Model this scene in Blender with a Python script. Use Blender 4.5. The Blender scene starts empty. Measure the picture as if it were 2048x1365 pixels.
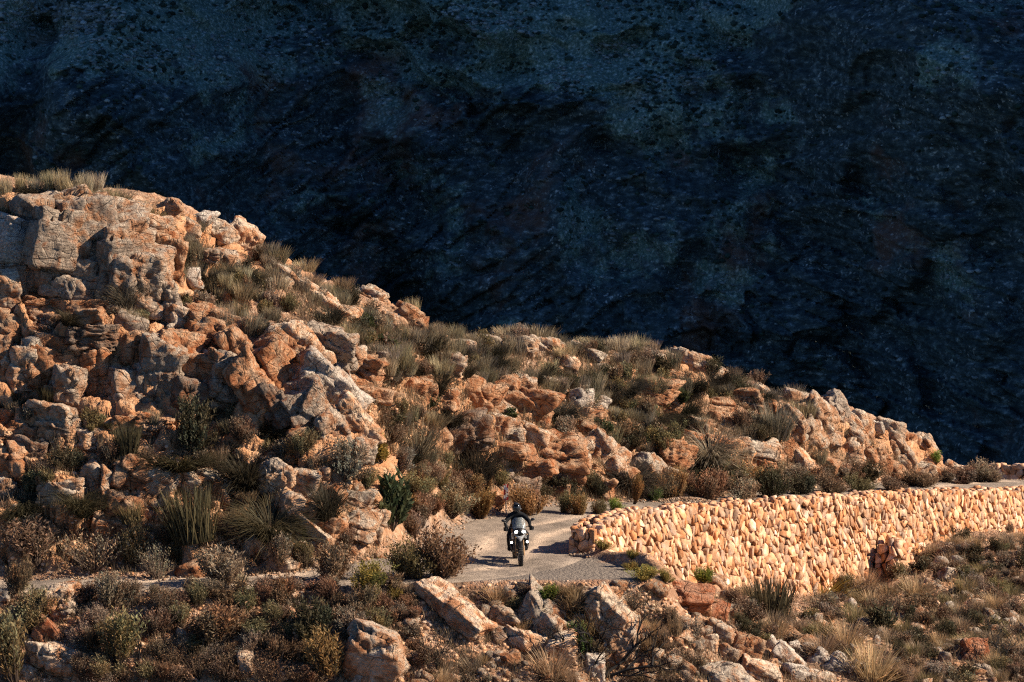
import bpy, bmesh, math, random
import numpy as np
from mathutils import Vector, Matrix, Euler
from mathutils.bvhtree import BVHTree

SC = bpy.context.scene
COL = SC.collection
RAD = math.radians
rng = np.random.default_rng(7)
random.seed(7)

# ---------------------------------------------------------------- camera, sky, sun, exposure
PITCH = RAD(7.5)
ZC = 20.5
FPX = 7675.0                       # focal length in photograph pixels (photograph 2048 wide)
cam_d = bpy.data.cameras.new('camera')
cam_d.sensor_width = 36.0
cam_d.lens = FPX / 2048 * 36
cam_d.clip_start = 1.0
cam_d.clip_end = 6000.0
cam_d.dof.use_dof = True
cam_d.dof.focus_distance = 110.0
cam_d.dof.aperture_fstop = 4.0
cam = bpy.data.objects.new('camera', cam_d)
COL.objects.link(cam)
cam.location = (0, 0, ZC)
cam.rotation_euler = (RAD(90) - PITCH, 0, 0)
SC.camera = cam

SUN_EL = RAD(33)
SUN_AZ = RAD(94)                   # clockwise from +Y: low, from the right and somewhat behind the hill
sun_dir = Vector((math.sin(SUN_AZ) * math.cos(SUN_EL), math.cos(SUN_AZ) * math.cos(SUN_EL), math.sin(SUN_EL)))
world = bpy.data.worlds.new('World')
SC.world = world
world.use_nodes = True
wn = world.node_tree
bg = wn.nodes['Background']
sky = wn.nodes.new('ShaderNodeTexSky')
sky.sky_type = 'NISHITA'
sky.sun_disc = False
sky.sun_elevation = SUN_EL
sky.sun_rotation = SUN_AZ
sky.altitude = 1200
sky.air_density = 1.0
sky.dust_density = 0.0
sky.ozone_density = 10.0
wn.links.new(sky.outputs['Color'], bg.inputs['Color'])
bg.inputs['Strength'].default_value = 0.05
sun_d = bpy.data.lights.new('sun', 'SUN')
sun_d.energy = 5.0
sun_d.angle = RAD(0.5)
sun_d.color = (1.0, 0.83, 0.64)
sun = bpy.data.objects.new('sun', sun_d)
COL.objects.link(sun)
sun.rotation_euler = sun_dir.to_track_quat('Z', 'Y').to_euler()
SC.view_settings.view_transform = 'Standard'
SC.view_settings.look = 'None'
SC.view_settings.gamma = 1.0
SC.view_settings.use_curve_mapping = False
SC.view_settings.exposure = 1.22
SC.cycles.filter_width = 1.2
SC.cycles.use_denoising = False

# ---------------------------------------------------------------- small helpers
cP, sP = math.cos(PITCH), math.sin(PITCH)


def ray(px, py):
    """direction of the photograph's line of sight through a pixel"""
    u = (px - 1024.0) / FPX
    v = -(py - 682.5) / FPX
    return Vector((u, cP + v * sP, -sP + v * cP))


def at(px, py, Y):
    d = ray(px, py)
    t = Y / d.y
    return Vector((d.x * t, Y, ZC + d.z * t))


def to_px(p):
    y, z = p[1], p[2] - ZC
    dep = y * cP - z * sP
    up = y * sP + z * cP
    return 1024 + FPX * p[0] / dep, 682.5 - FPX * up / dep, FPX / dep


def sm(a, b, x):
    t = np.clip((x - a) / (b - a), 0, 1)
    return t * t * (3 - 2 * t)


def _h(ix, iy, iz, s):
    h = (ix.astype(np.int64) * 374761393 + iy.astype(np.int64) * 668265263 + iz.astype(np.int64) * 2147483647 + s * 974634777) & 0xFFFFFFFF
    h = ((h ^ (h >> 13)) * 1274126177) & 0xFFFFFFFF
    h = ((h ^ (h >> 16)) * 2246822519) & 0xFFFFFFFF
    return h ^ (h >> 15)


def noise(p, s=0):
    """value noise, -1..1, p (n,3)"""
    i = np.floor(p)
    f = p - i
    i = i.astype(np.int64)
    f = f * f * f * (f * (f * 6 - 15) + 10)
    r = np.zeros(len(p))
    for dx in (0, 1):
        wx = f[:, 0] if dx else 1 - f[:, 0]
        for dy in (0, 1):
            wy = f[:, 1] if dy else 1 - f[:, 1]
            for dz in (0, 1):
                wz = f[:, 2] if dz else 1 - f[:, 2]
                r += wx * wy * wz * (_h(i[:, 0] + dx, i[:, 1] + dy, i[:, 2] + dz, s) / 2147483648.0 - 1)
    return r


def fbm(p, oct=4, s=0, gain=0.5, lac=2.07):
    r = np.zeros(len(p))
    a = 1.0
    for k in range(oct):
        r += a * noise(p * lac ** k + 17.3 * k, s + k)
        a *= gain
    return r


def ridged(p, oct=4, s=0, gain=0.5):
    r = np.zeros(len(p))
    a = 1.0
    for k in range(oct):
        r += a * (1 - 2 * np.abs(noise(p * 2.1 ** k + 9.1 * k, s + k)))
        a *= gain
    return r


def cells(p, s=0):
    """3-D Voronoi: nearest cell's offset, tilt term, and distance gap F2-F1"""
    i = np.floor(p).astype(np.int64)
    f1 = np.full(len(p), 9.0)
    f2 = np.full(len(p), 9.0)
    off = np.zeros(len(p))
    tilt = np.zeros(len(p))
    for dx in (-1, 0, 1):
        for dy in (-1, 0, 1):
            for dz in (-1, 0, 1):
                a, b, c = i[:, 0] + dx, i[:, 1] + dy, i[:, 2] + dz
                h = [_h(a, b, c, s + k) / 4294967296.0 for k in range(6)]
                q = p - np.stack([a + 0.1 + 0.8 * h[0], b + 0.1 + 0.8 * h[1], c + 0.1 + 0.8 * h[2]], 1)
                d = np.sqrt((q * q).sum(1))
                n = d < f1
                f2 = np.where(n, f1, np.minimum(f2, d))
                f1 = np.where(n, d, f1)
                off = np.where(n, h[3] * 2 - 1, off)
                tilt = np.where(n, q[:, 0] * (h[4] * 2 - 1) + q[:, 2] * (h[5] * 2 - 1), tilt)
    return off, tilt, f2 - f1


def mesh_from(name, V, F, mats=(), smooth=True, mi=None, col=None):
    """V (n,3); F (m,3) or (m,4) array, or a list of such arrays"""
    me = bpy.data.meshes.new(name)
    Fs = F if isinstance(F, (list, tuple)) else [F]
    Fs = [np.asarray(f, np.int32) for f in Fs if len(f)]
    V = np.asarray(V, np.float32)
    loops = np.concatenate([f.ravel() for f in Fs])
    tot = np.concatenate([np.full(len(f), f.shape[1], np.int32) for f in Fs])
    me.vertices.add(len(V))
    me.vertices.foreach_set('co', V.ravel())
    me.loops.add(len(loops))
    me.loops.foreach_set('vertex_index', loops)
    me.polygons.add(len(tot))
    me.polygons.foreach_set('loop_start', np.concatenate([[0], np.cumsum(tot)[:-1]]).astype(np.int32))
    if smooth:
        me.polygons.foreach_set('use_smooth', np.ones(len(tot), bool))
    for m in mats:
        me.materials.append(m)
    if mi is not None:
        me.polygons.foreach_set('material_index', np.asarray(mi, np.int32))
    if col is not None:
        at_ = me.color_attributes.new('tint', 'FLOAT_COLOR', 'POINT')
        c = np.asarray(col, np.float32)
        if c.ndim == 1:
            c = np.stack([c, c, c, np.ones_like(c)], 1)
        at_.data.foreach_set('color', c.ravel())
    me.update(calc_edges=True)
    return me


def link(name, me, parent=None, loc=None):
    o = bpy.data.objects.new(name, me)
    COL.objects.link(o)
    if loc is not None:
        o.location = loc
    if parent is not None:
        o.parent = parent
    return o


def tag(o, label=None, cat=None, group=None, kind=None):
    if label:
        o['label'] = label
    if cat:
        o['category'] = cat
    if group:
        o['group'] = group
    if kind:
        o['kind'] = kind
    return o


def grid_faces(nu, nv):
    i = np.arange(nu * nv).reshape(nv, nu)
    return np.stack([i[:-1, :-1], i[:-1, 1:], i[1:, 1:], i[1:, :-1]], -1).reshape(-1, 4)


# ---------------------------------------------------------------- materials
class NT:
    def __init__(self, name, rough=0.9, spec=0.15):
        self.m = bpy.data.materials.new(name)
        self.m.use_nodes = True
        self.t = self.m.node_tree
        self.b = self.t.nodes['Principled BSDF']
        self.b.inputs['Roughness'].default_value = rough
        self.b.inputs['Specular IOR Level'].default_value = spec
        self.out = self.t.nodes['Material Output']

    def n(self, kind, **kw):
        x = self.t.nodes.new('ShaderNode' + kind)
        for k, v in kw.items():
            setattr(x, k, v)
        return x

    def l(self, a, b):
        self.t.links.new(a, b)

    def coord(self, which='Object'):
        return self.n('TexCoord').outputs[which]

    def jitter(self, co, scale=37.0):
        """shift the texture space by the object's own random number"""
        oi = self.n('ObjectInfo')
        m = self.n('MATH' if False else 'Math', operation='MULTIPLY')
        self.l(oi.outputs['Random'], m.inputs[0])
        m.inputs[1].default_value = scale
        a = self.n('VectorMath', operation='ADD')
        self.l(co, a.inputs[0])
        self.l(m.outputs[0], a.inputs[1])
        return a.outputs[0]

    def noise(self, co, scale, detail=5, rough=0.6, dist=0.0):
        x = self.n('TexNoise')
        x.inputs['Scale'].default_value = scale
        x.inputs['Detail'].default_value = detail
        x.inputs['Roughness'].default_value = rough
        x.inputs['Distortion'].default_value = dist
        self.l(co, x.inputs['Vector'])
        return x.outputs['Fac']

    def vor(self, co, scale, feature='F1', out='Distance', rnd=1.0):
        x = self.n('TexVoronoi', feature=feature)
        x.inputs['Scale'].default_value = scale
        x.inputs['Randomness'].default_value = rnd
        self.l(co, x.inputs['Vector'])
        return x.outputs[out]

    def ramp(self, fac, stops, interp='LINEAR'):
        x = self.n('ValToRGB')
        x.color_ramp.interpolation = interp
        e = x.color_ramp.elements
        while len(e) < len(stops):
            e.new(0.5)
        for k, (p, c) in enumerate(stops):
            e[k].position = p
            e[k].color = (*c, 1) if len(c) == 3 else c
        self.l(fac, x.inputs[0])
        return x.outputs[0]

    def fr(self, fac, a, b):
        """grey ramp a..b to 0..1"""
        x = self.n('MapRange')
        x.inputs['From Min'].default_value = a
        x.inputs['From Max'].default_value = b
        self.l(fac, x.inputs['Value'])
        return x.outputs[0]

    def mix(self, fac, a, b, mode='MIX'):
        x = self.n('Mix', data_type='RGBA', blend_type=mode)
        for s, v in ((0, fac), (6, a), (7, b)):
            if isinstance(v, (int, float)):
                x.inputs[s].default_value = v
            elif isinstance(v, tuple):
                x.inputs[s].default_value = (*v, 1)
            else:
                self.l(v, x.inputs[s])
        return x.outputs[2]

    def math(self, op, a, b=None):
        x = self.n('Math', operation=op)
        for s, v in ((0, a), (1, b)):
            if v is None:
                continue
            if isinstance(v, (int, float)):
                x.inputs[s].default_value = v
            else:
                self.l(v, x.inputs[s])
        return x.outputs[0]

    def bump(self, h, dist=0.02, strength=1.0, prev=None):
        x = self.n('Bump')
        x.inputs['Strength'].default_value = strength
        x.inputs['Distance'].default_value = dist
        self.l(h, x.inputs['Height'])
        if prev is not None:
            self.l(prev, x.inputs['Normal'])
        self.l(x.outputs[0], self.b.inputs['Normal'])
        return x.outputs[0]

    def base(self, c):
        if isinstance(c, tuple):
            self.b.inputs['Base Color'].default_value = (*c, 1)
        else:
            self.l(c, self.b.inputs['Base Color'])


def plain(name, col, rough=0.5, spec=0.4, metal=0.0, emit=None, es=0.0):
    m = NT(name, rough, spec)
    m.base(col)
    m.b.inputs['Metallic'].default_value = metal
    if emit:
        m.b.inputs['Emission Color'].default_value = (*emit, 1)
        m.b.inputs['Emission Strength'].default_value = es
    return m.m


def rock_material(name='quartzite'):
    """weathered orange and grey quartzite; object colour = tint, object alpha = how grey"""
    m = NT(name, 0.85, 0.2)
    oi = m.n('ObjectInfo')
    co = m.jitter(m.coord())
    big = m.noise(co, 0.9, 4, 0.55)
    mid = m.noise(co, 2.6, 5, 0.58, 0.6)
    fine = m.noise(co, 10, 4, 0.55)
    c = m.ramp(mid, [(0.28, (0.20, 0.085, 0.042)), (0.42, (0.36, 0.19, 0.105)), (0.54, (0.46, 0.31, 0.21)), (0.68, (0.60, 0.48, 0.38))])
    g = m.ramp(fine, [(0.2, (0.13, 0.105, 0.085)), (0.5, (0.31, 0.25, 0.20)), (0.75, (0.50, 0.43, 0.35))])
    gm = m.math('ADD', m.math('SUBTRACT', big, 0.5), m.math('MULTIPLY', m.math('SUBTRACT', mid, 0.5), 0.8))
    gm = m.fr(m.math('ADD', gm, m.math('SUBTRACT', oi.outputs['Alpha'], 0.5)), -0.08, 0.12)
    c = m.mix(gm, c, g)
    lich = m.fr(m.noise(co, 7.3, 4, 0.6), 0.63, 0.7)
    c = m.mix(m.math('MULTIPLY', lich, 0.75), c, (0.075, 0.065, 0.06))
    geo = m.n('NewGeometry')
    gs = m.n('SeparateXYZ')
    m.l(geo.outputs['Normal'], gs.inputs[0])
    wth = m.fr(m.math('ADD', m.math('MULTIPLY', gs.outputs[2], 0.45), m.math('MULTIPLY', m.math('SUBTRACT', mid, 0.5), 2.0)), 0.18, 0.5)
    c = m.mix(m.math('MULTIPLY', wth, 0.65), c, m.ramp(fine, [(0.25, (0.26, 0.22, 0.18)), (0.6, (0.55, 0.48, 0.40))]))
    vm = m.n('Mapping')
    vm.inputs['Scale'].default_value = (2.6, 2.6, 0.55)
    m.l(co, vm.inputs['Vector'])
    var = m.fr(m.noise(vm.outputs[0], 1.3, 5, 0.7, 0.5), 0.56, 0.66)
    c = m.mix(m.math('MULTIPLY', var, 0.6), c, (0.10, 0.06, 0.042))
    rust = m.fr(m.noise(co, 2.2, 3, 0.5, 1.0), 0.60, 0.72)
    c = m.mix(m.math('MULTIPLY', rust, 0.7), c, (0.36, 0.12, 0.035))
    wob = m.n('VectorMath', operation='ADD')
    m.l(co, wob.inputs[0])
    nz = m.n('TexNoise')
    nz.inputs['Scale'].default_value = 1.6
    m.l(co, nz.inputs['Vector'])
    wsc = m.n('VectorMath', operation='SCALE')
    wsc.inputs['Scale'].default_value = 0.22
    m.l(nz.outputs['Color'], wsc.inputs[0])
    m.l(wsc.outputs[0], wob.inputs[1])
    cm = m.n('Mapping')
    cm.inputs['Scale'].default_value = (0.8, 0.8, 1.5)
    m.l(wob.outputs[0], cm.inputs['Vector'])
    ce = m.vor(cm.outputs[0], 1.25, 'DISTANCE_TO_EDGE', rnd=0.8)
    fiss = m.math('MULTIPLY', m.fr(ce, 0.022, 0.006), m.fr(m.noise(co, 1.4, 3, 0.6), 0.42, 0.56))
    c = m.mix(m.math('MULTIPLY', fiss, 0.55), c, (0.05, 0.03, 0.022))
    c = m.mix(1.0, c, oi.outputs['Color'], 'MULTIPLY')
    m.base(c)
    mp = m.n('Mapping')
    mp.inputs['Scale'].default_value = (0.5, 0.5, 3.2)
    m.l(co, mp.inputs['Vector'])
    layer = m.noise(mp.outputs[0], 4.0, 4, 0.6, 0.4)
    crack = m.fr(m.vor(co, 2.2, 'DISTANCE_TO_EDGE'), 0.0, 0.05)
    h = m.math('ADD', m.math('MULTIPLY', fine, 0.5), layer)
    h = m.math('ADD', h, m.math('MULTIPLY', crack, 0.25))
    h = m.math('ADD', h, m.math('MULTIPLY', m.noise(co, 6.5, 6, 0.75), 1.2))
    h = m.math('SUBTRACT', h, m.math('MULTIPLY', fiss, 0.8))
    m.bump(h, 0.16, 1.0)
    return m.m


def soil_material():
    m = NT('stony_soil', 0.95, 0.1)
    co = m.coord()
    big = m.noise(co, 0.35, 5, 0.6)
    v = m.vor(co, 9.0, 'F1', 'Color')
    sep = m.n('SeparateColor')
    m.l(v, sep.inputs[0])
    c = m.ramp(big, [(0.3, (0.19, 0.10, 0.062)), (0.5, (0.30, 0.175, 0.11)), (0.7, (0.37, 0.24, 0.165))])
    peb = m.ramp(sep.outputs[0], [(0.0, (0.22, 0.11, 0.06)), (0.5, (0.36, 0.22, 0.14)), (1.0, (0.46, 0.34, 0.25))])
    c = m.mix(m.fr(m.noise(co, 2.3, 4, 0.6), 0.42, 0.58), c, peb)
    litter = m.fr(m.noise(co, 1.1, 6, 0.7), 0.52, 0.62)
    c = m.mix(m.math('MULTIPLY', litter, 0.6), c, (0.10, 0.075, 0.05))
    a = m.n('Attribute', attribute_name='tint')
    s2 = m.n('SeparateColor')
    m.l(a.outputs['Color'], s2.inputs[0])
    rk = m.ramp(m.noise(co, 2.6, 6, 0.65, 0.5), [(0.25, (0.27, 0.11, 0.05)), (0.5, (0.41, 0.22, 0.115)), (0.72, (0.47, 0.33, 0.22))])
    c = m.mix(s2.outputs[0], c, rk)
    gr = m.ramp(m.noise(co, 22, 4, 0.7), [(0.3, (0.10, 0.086, 0.074)), (0.5, (0.19, 0.162, 0.138)), (0.7, (0.28, 0.238, 0.20))])
    c = m.mix(s2.outputs[1], c, gr)
    m.base(c)
    d = m.vor(co, 9.0, 'F1')
    d2 = m.vor(co, 23.0, 'F1')
    h = m.math('ADD', m.math('MULTIPLY', d, -1.0), m.math('MULTIPLY', d2, -0.5))
    h = m.math('ADD', h, m.math('MULTIPLY', m.noise(co, 14, 5, 0.7), 0.8))
    m.bump(h, 0.06, 1.0)
    return m.m


def road_material():
    m = NT('road_gravel', 0.95, 0.1)
    co = m.coord()
    a = m.n('Attribute', attribute_name='tint')
    s2 = m.n('SeparateColor')
    m.l(a.outputs['Color'], s2.inputs[0])
    big = m.noise(co, 0.8, 5, 0.6)
    fine = m.noise(co, 22, 4, 0.7)
    c = m.ramp(big, [(0.3, (0.135, 0.112, 0.092)), (0.5, (0.21, 0.174, 0.143)), (0.7, (0.29, 0.24, 0.195))])
    track = m.math('MULTIPLY', s2.outputs[0], 0.95)
    c = m.mix(track, c, (0.46, 0.36, 0.275))
    sp = m.ramp(m.noise(co, 11, 6, 0.8), [(0.3, (0.35, 0.35, 0.36)), (0.5, (1, 1, 1)), (0.68, (1.6, 1.56, 1.5))])
    c = m.mix(1.0, c, sp, 'MULTIPLY')
    m.base(c)
    h = m.math('ADD', m.math('MULTIPLY', m.vor(co, 26, 'F1'), -0.6), fine)
    m.bump(h, 0.03, 0.8)
    return m.m


def mountain_material():
    m = NT('mountain_rock_and_scrub', 0.95, 0.05)
    co = m.coord()
    n1 = m.noise(co, 0.03, 5, 0.6)
    n2 = m.noise(co, 1.1, 4, 0.65)
    n3 = m.noise(co, 0.10, 7, 0.75)
    mp = m.n('Mapping')
    mp.inputs['Scale'].default_value = (0.6, 0.6, 1.5)
    mp.inputs['Rotation'].default_value = (0, RAD(-16), 0)
    m.l(co, mp.inputs['Vector'])
    st = m.noise(mp.outputs[0], 0.5, 6, 0.7)
    rk = m.ramp(st, [(0.36, (0.024, 0.036, 0.04)), (0.5, (0.045, 0.065, 0.07)), (0.6, (0.095, 0.13, 0.137)), (0.72, (0.34, 0.40, 0.41))])
    veg = m.ramp(n2, [(0.35, (0.055, 0.10, 0.086)), (0.53, (0.12, 0.185, 0.16)), (0.66, (0.38, 0.46, 0.43))])
    a = m.n('Attribute', attribute_name='tint')
    s2 = m.n('SeparateColor')
    m.l(a.outputs['Color'], s2.inputs[0])
    f = m.fr(m.math('ADD', s2.outputs[0], m.math('MULTIPLY', m.math('SUBTRACT', n3, 0.5), 2.2)), 0.35, 0.6)
    c = m.mix(f, rk, veg)
    spot = m.math('MULTIPLY', m.fr(m.noise(co, 0.9, 3, 0.6), 0.60, 0.66), m.fr(m.noise(co, 0.11, 4, 0.7), 0.46, 0.62))
    c = m.mix(m.math('MULTIPLY', spot, 0.85), c, (0.55, 0.57, 0.55))
    rust = m.fr(n1, 0.56, 0.66)
    c = m.mix(m.math('MULTIPLY', rust, 0.35), c, (0.24, 0.10, 0.055))
    m.base(c)
    h = m.math('ADD', st, m.math('MULTIPLY', n2, 0.4))
    m.bump(h, 0.5, 0.6)
    return m.m


def leaf_material(name, transl=0.3, rough=0.7):
    """plant tissue: object colour times the mesh's own leaf-to-leaf variation, a little light passing through"""
    m = NT(name, rough, 0.15)
    oi = m.n('ObjectInfo')
    a = m.n('Attribute', attribute_name='tint')
    c = m.mix(1.0, oi.outputs['Color'], a.outputs['Color'], 'MULTIPLY')
    m.base(c)
    tr = m.n('BsdfTranslucent')
    m.l(c, tr.inputs['Color'])
    mx = m.n('MixShader')
    mx.inputs[0].default_value = transl
    m.l(m.b.outputs[0], mx.inputs[1])
    m.l(tr.outputs[0], mx.inputs[2])
    m.l(mx.outputs[0], m.out.inputs['Surface'])
    return m.m


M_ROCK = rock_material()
M_SOIL = soil_material()
M_ROAD = road_material()
M_MOUNT = mountain_material()
M_SCRUB = plain('valley_scrub', (0.045, 0.055, 0.035), 0.95, 0.05)
M_LEAF = leaf_material('leaf_tissue', 0.3)
M_GRASS = leaf_material('grass_blade', 0.35)
M_TWIG = plain('grey_twig', (0.09, 0.065, 0.05), 0.9, 0.1)
M_BURNT = plain('burnt_wood', (0.012, 0.011, 0.011), 0.8, 0.2)

# ---------------------------------------------------------------- road line, wall line, terrain fields
RC = np.array([(11.5, 157, -6.2), (16, 153, -5.6), (19.2, 150, -5.0), (20.5, 146.4, -4.3), (18.6, 142.2, -3.6), (14.4, 136.2, -2.95),
               (10.6, 130.2, -2.25), (7.0, 124.9, -1.55), (3.9, 121.0, -1.05), (1.5, 117.6, -0.8), (0.2, 114.2, -0.52), (-0.4, 110.8, -0.27),
               (-1.1, 108.3, -0.12), (-2.6, 106.3, 0.02), (-4.8, 105.0, 0.06), (-8, 104.35, 0.02), (-12, 104.1, 0.0), (-17, 104.3, -0.1), (-24, 105.5, -0.3)], float)
RW = np.array([2.2, 2.2, 2.2, 2.3, 2.4, 2.5, 2.6, 2.9, 3.1, 2.8, 2.5, 2.5, 2.3, 2.0, 1.4, 1.0, 0.9, 0.9, 0.9])


def catmull(P, n):
    out = []
    P = np.asarray(P, float)
    for i in range(len(P) - 1):
        p0, p1, p2, p3 = P[max(i - 1, 0)], P[i], P[i + 1], P[min(i + 2, len(P) - 1)]
        for t in np.arange(n) / n:
            out.append(0.5 * (2 * p1 + (p2 - p0) * t + (2 * p0 - 5 * p1 + 4 * p2 - p3) * t * t + (3 * p1 - p0 - 3 * p2 + p3) * t ** 3))
    out.append(P[-1])
    return np.array(out)


RL = catmull(np.hstack([RC, RW[:, None]]), 10)     # x y z halfwidth


def road_dist(X, Y):
    """signed distance to the road's middle (+ uphill), road height and half width there"""
    best = np.full(X.shape, 1e9)
    sd = np.zeros(X.shape)
    rz = np.zeros(X.shape)
    hw = np.zeros(X.shape)
    for a, b in zip(RL[:-1], RL[1:]):
        dx, dy = b[0] - a[0], b[1] - a[1]
        L2 = dx * dx + dy * dy
        t = np.clip(((X - a[0]) * dx + (Y - a[1]) * dy) / L2, 0, 1)
        ex, ey = X - (a[0] + t * dx), Y - (a[1] + t * dy)
        d2 = ex * ex + ey * ey
        n = d2 < best
        best = np.where(n, d2, best)
        sgn = np.sign(ex * dy - ey * dx)
        sd = np.where(n, sgn * np.sqrt(d2), sd)
        rz = np.where(n, a[2] + t * (b[2] - a[2]), rz)
        hw = np.where(n, a[3] + t * (b[3] - a[3]), hw)
    return sd, rz, hw


def tps_fit(P):
    P = np.asarray(P, float)
    n = len(P)
    d = np.hypot(P[:, None, 0] - P[None, :, 0], P[:, None, 1] - P[None, :, 1])
    K = np.where(d > 0, d * d * np.log(np.maximum(d, 1e-9)), 0) + np.eye(n) * 0.15
    A = np.zeros((n + 3, n + 3))
    A[:n, :n] = K
    A[:n, n:] = np.c_[np.ones(n), P[:, :2]]
    A[n:, :n] = A[:n, n:].T
    w = np.linalg.solve(A, np.r_[P[:, 2], 0, 0, 0])
    return P, w


def tps(fit, X, Y):
    P, w = fit
    r = w[-3] + w[-2] * X + w[-1] * Y
    for (a, b, _), k in zip(P, w):
        d2 = (X - a) ** 2 + (Y - b) ** 2
        r = r + k * 0.5 * d2 * np.log(np.maximum(d2, 1e-12))
    return r


WALL = [(1184, 1046, 1114, 110.3), (1212, 1034, 1112, 111.4), (1253, 1023, 1125, 112.9), (1359, 1010, 1152, 115.7), (1470, 1001, 1170, 118.5),
        (1586, 994, 1190, 121.3), (1702, 987, 1165, 124.6), (1800, 982, 1120, 127.5), (1900, 978, 1062, 130.7), (2048, 975, 1058, 136.0), (2150, 972, 1050, 140.0)]
WT = np.array([at(a, b, d) for a, b, c, d in WALL])
WB = np.array([at(a, c, d).z for a, b, c, d in WALL])

hill_px = [
    (0, 1155, 105.5), (250, 1155, 105.5), (450, 1155, 105.6), (620, 1150, 106.0), (780, 1140, 106.8), (860, 1100, 108.6), (915, 1068, 111.5), (950, 1045, 115), (1000, 1031, 119.8),
    (1120, 1016, 122.6), (1240, 1006, 124.6), (1330, 1000, 126.5), (0, 1060, 106.3), (200, 1060, 106.4), (400, 1050, 106.7), (600, 1050, 107.2), (700, 1060, 107.0), (740, 1010, 108.2), (640, 920, 108.6),
    (0, 960, 107.5), (150, 930, 107.6), (300, 960, 107.5), (500, 960, 108.2), (0, 840, 109.0), (150, 850, 108.9), (340, 840, 109.1), (480, 860, 109.2),
    (0, 680, 110.4), (150, 690, 110.3), (330, 700, 110.6), (470, 780, 109.9), (0, 540, 112.0), (150, 540, 111.9), (320, 560, 112.3), (0, 400, 113.6), (150, 400, 113.6), (200, 410, 113.8), (330, 450, 114.6),
    (0, 372, 116.5), (120, 385, 116), (-90, 350, 117), (0, 352, 120), (430, 455, 117.5), (520, 505, 119.0), (400, 600, 114.2), (440, 650, 112.8), (560, 640, 112.4), (690, 800, 110.6), (600, 760, 110.8), (700, 860, 110.2),
    (560, 560, 117.5), (650, 570, 121), (700, 650, 117.5), (780, 720, 116.0), (740, 790, 113.5), (760, 880, 112.2), (830, 860, 114), (850, 960, 113), (840, 1030, 111.2),
    (760, 610, 124.0), (850, 655, 127.0), (900, 720, 122.5), (900, 780, 120.5), (930, 850, 120.5), (900, 920, 118), (960, 960, 119.5),
    (1010, 676, 131), (1010, 740, 127), (1000, 830, 124), (1100, 860, 125), (1000, 920, 121.8), (1100, 960, 123.4), (1180, 975, 124.9),
    (1150, 690, 133), (1150, 770, 129.5), (1280, 705, 136), (1300, 800, 132), (1300, 900, 129.5), (1270, 960, 127.5),
    (1380, 709, 137.0), (1450, 755, 138), (1450, 830, 134.5), (1450, 920, 131.5), (1560, 800, 139), (1600, 860, 136.5), (1600, 920, 134),
    (1680, 822, 140), (1720, 838, 140.5), (1720, 880, 138), (1720, 930, 136.5), (1800, 872, 142), (1800, 920, 140), (1870, 905, 144), (1870, 940, 142.2), (1925, 945, 145.5), (1960, 958, 147), (1985, 964, 147.6)]
hill_pts = [tuple(at(*q)) for q in hill_px]
for x, y, z in [(-22, 106.5, 0.3), (-22, 112, 8), (-22, 118, 11), (-22, 126, 11), (-14, 130, 3), (-6, 134, -1), (0, 140, -3), (8, 148, -5.0), (4, 156, -12), (-10, 142, -8), (-22, 140, 0), (14, 149.8, -4.9)]:
    hill_pts.append((x, y, z))
H_FIT = tps_fit(hill_pts)
low_px = [(0, 1186, 103.0), (300, 1186, 102.9), (600, 1186, 103.0), (820, 1182, 103.3), (960, 1172, 103.9), (1120, 1170, 103.9), (1250, 1163, 104.0), (1330, 1156, 104.9),
          (0, 1280, 101.2), (300, 1280, 101.2), (600, 1280, 101.3), (850, 1280, 101.7), (1050, 1270, 102.5), (1250, 1260, 103.8), (0, 1390, 99.6), (400, 1390, 99.6), (800, 1390, 99.9), (1100, 1390, 100.8),
          (1255, 1120, 109.6), (1300, 1135, 109.0), (1400, 1190, 110.5), (1400, 1280, 105.0), (1400, 1390, 102.0), (1600, 1240, 112.5), (1600, 1390, 103.5), (1800, 1200, 119.5), (1800, 1300, 111.0), (1800, 1400, 105.0),
          (2000, 1120, 125.5), (2000, 1200, 118.5), (2000, 1300, 111.5), (2000, 1400, 106.5), (2120, 1110, 128), (2120, 1250, 116)]
low_pts = [tuple(at(*q)) for q in low_px]
for (x, y, zt), zb in list(zip(WT, WB))[3:]:
    low_pts.append((x, y, zb - 0.12))
for x, y, z in [(-20, 92, -6), (0, 92, -6), (14, 94, -6.5), (24, 112, -5.5), (26, 130, -6.5), (26, 146, -9), (22, 158, -12)]:
    low_pts.append((x, y, z))
L_FIT = tps_fit(low_pts)


APRON = [(-2.5, 104.05), (-1.0, 103.95), (1.0, 103.9), (3.3, 104.0), (3.95, 104.5), (3.6, 106.0), (3.0, 107.8), (2.4, 109.3), (1.6, 110.0), (0.0, 110.0), (-1.8, 107.0)]


def apron_in(X, Y):
    """how far inside the gravel apron at the bend, in metres"""
    d = np.full(np.shape(X), 1e9)
    c = np.zeros(np.shape(X), bool)
    for (x0, y0), (x1, y1) in zip(APRON, APRON[1:] + APRON[:1]):
        t = np.clip(((X - x0) * (x1 - x0) + (Y - y0) * (y1 - y0)) / ((x1 - x0) ** 2 + (y1 - y0) ** 2), 0, 1)
        d = np.minimum(d, np.hypot(X - x0 - t * (x1 - x0), Y - y0 - t * (y1 - y0)))
        c ^= ((y0 > Y) != (y1 > Y)) & (X < (x1 - x0) * (Y - y0) / (y1 - y0 + 1e-12) + x0)
    return np.where(c, d, -d)


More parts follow.
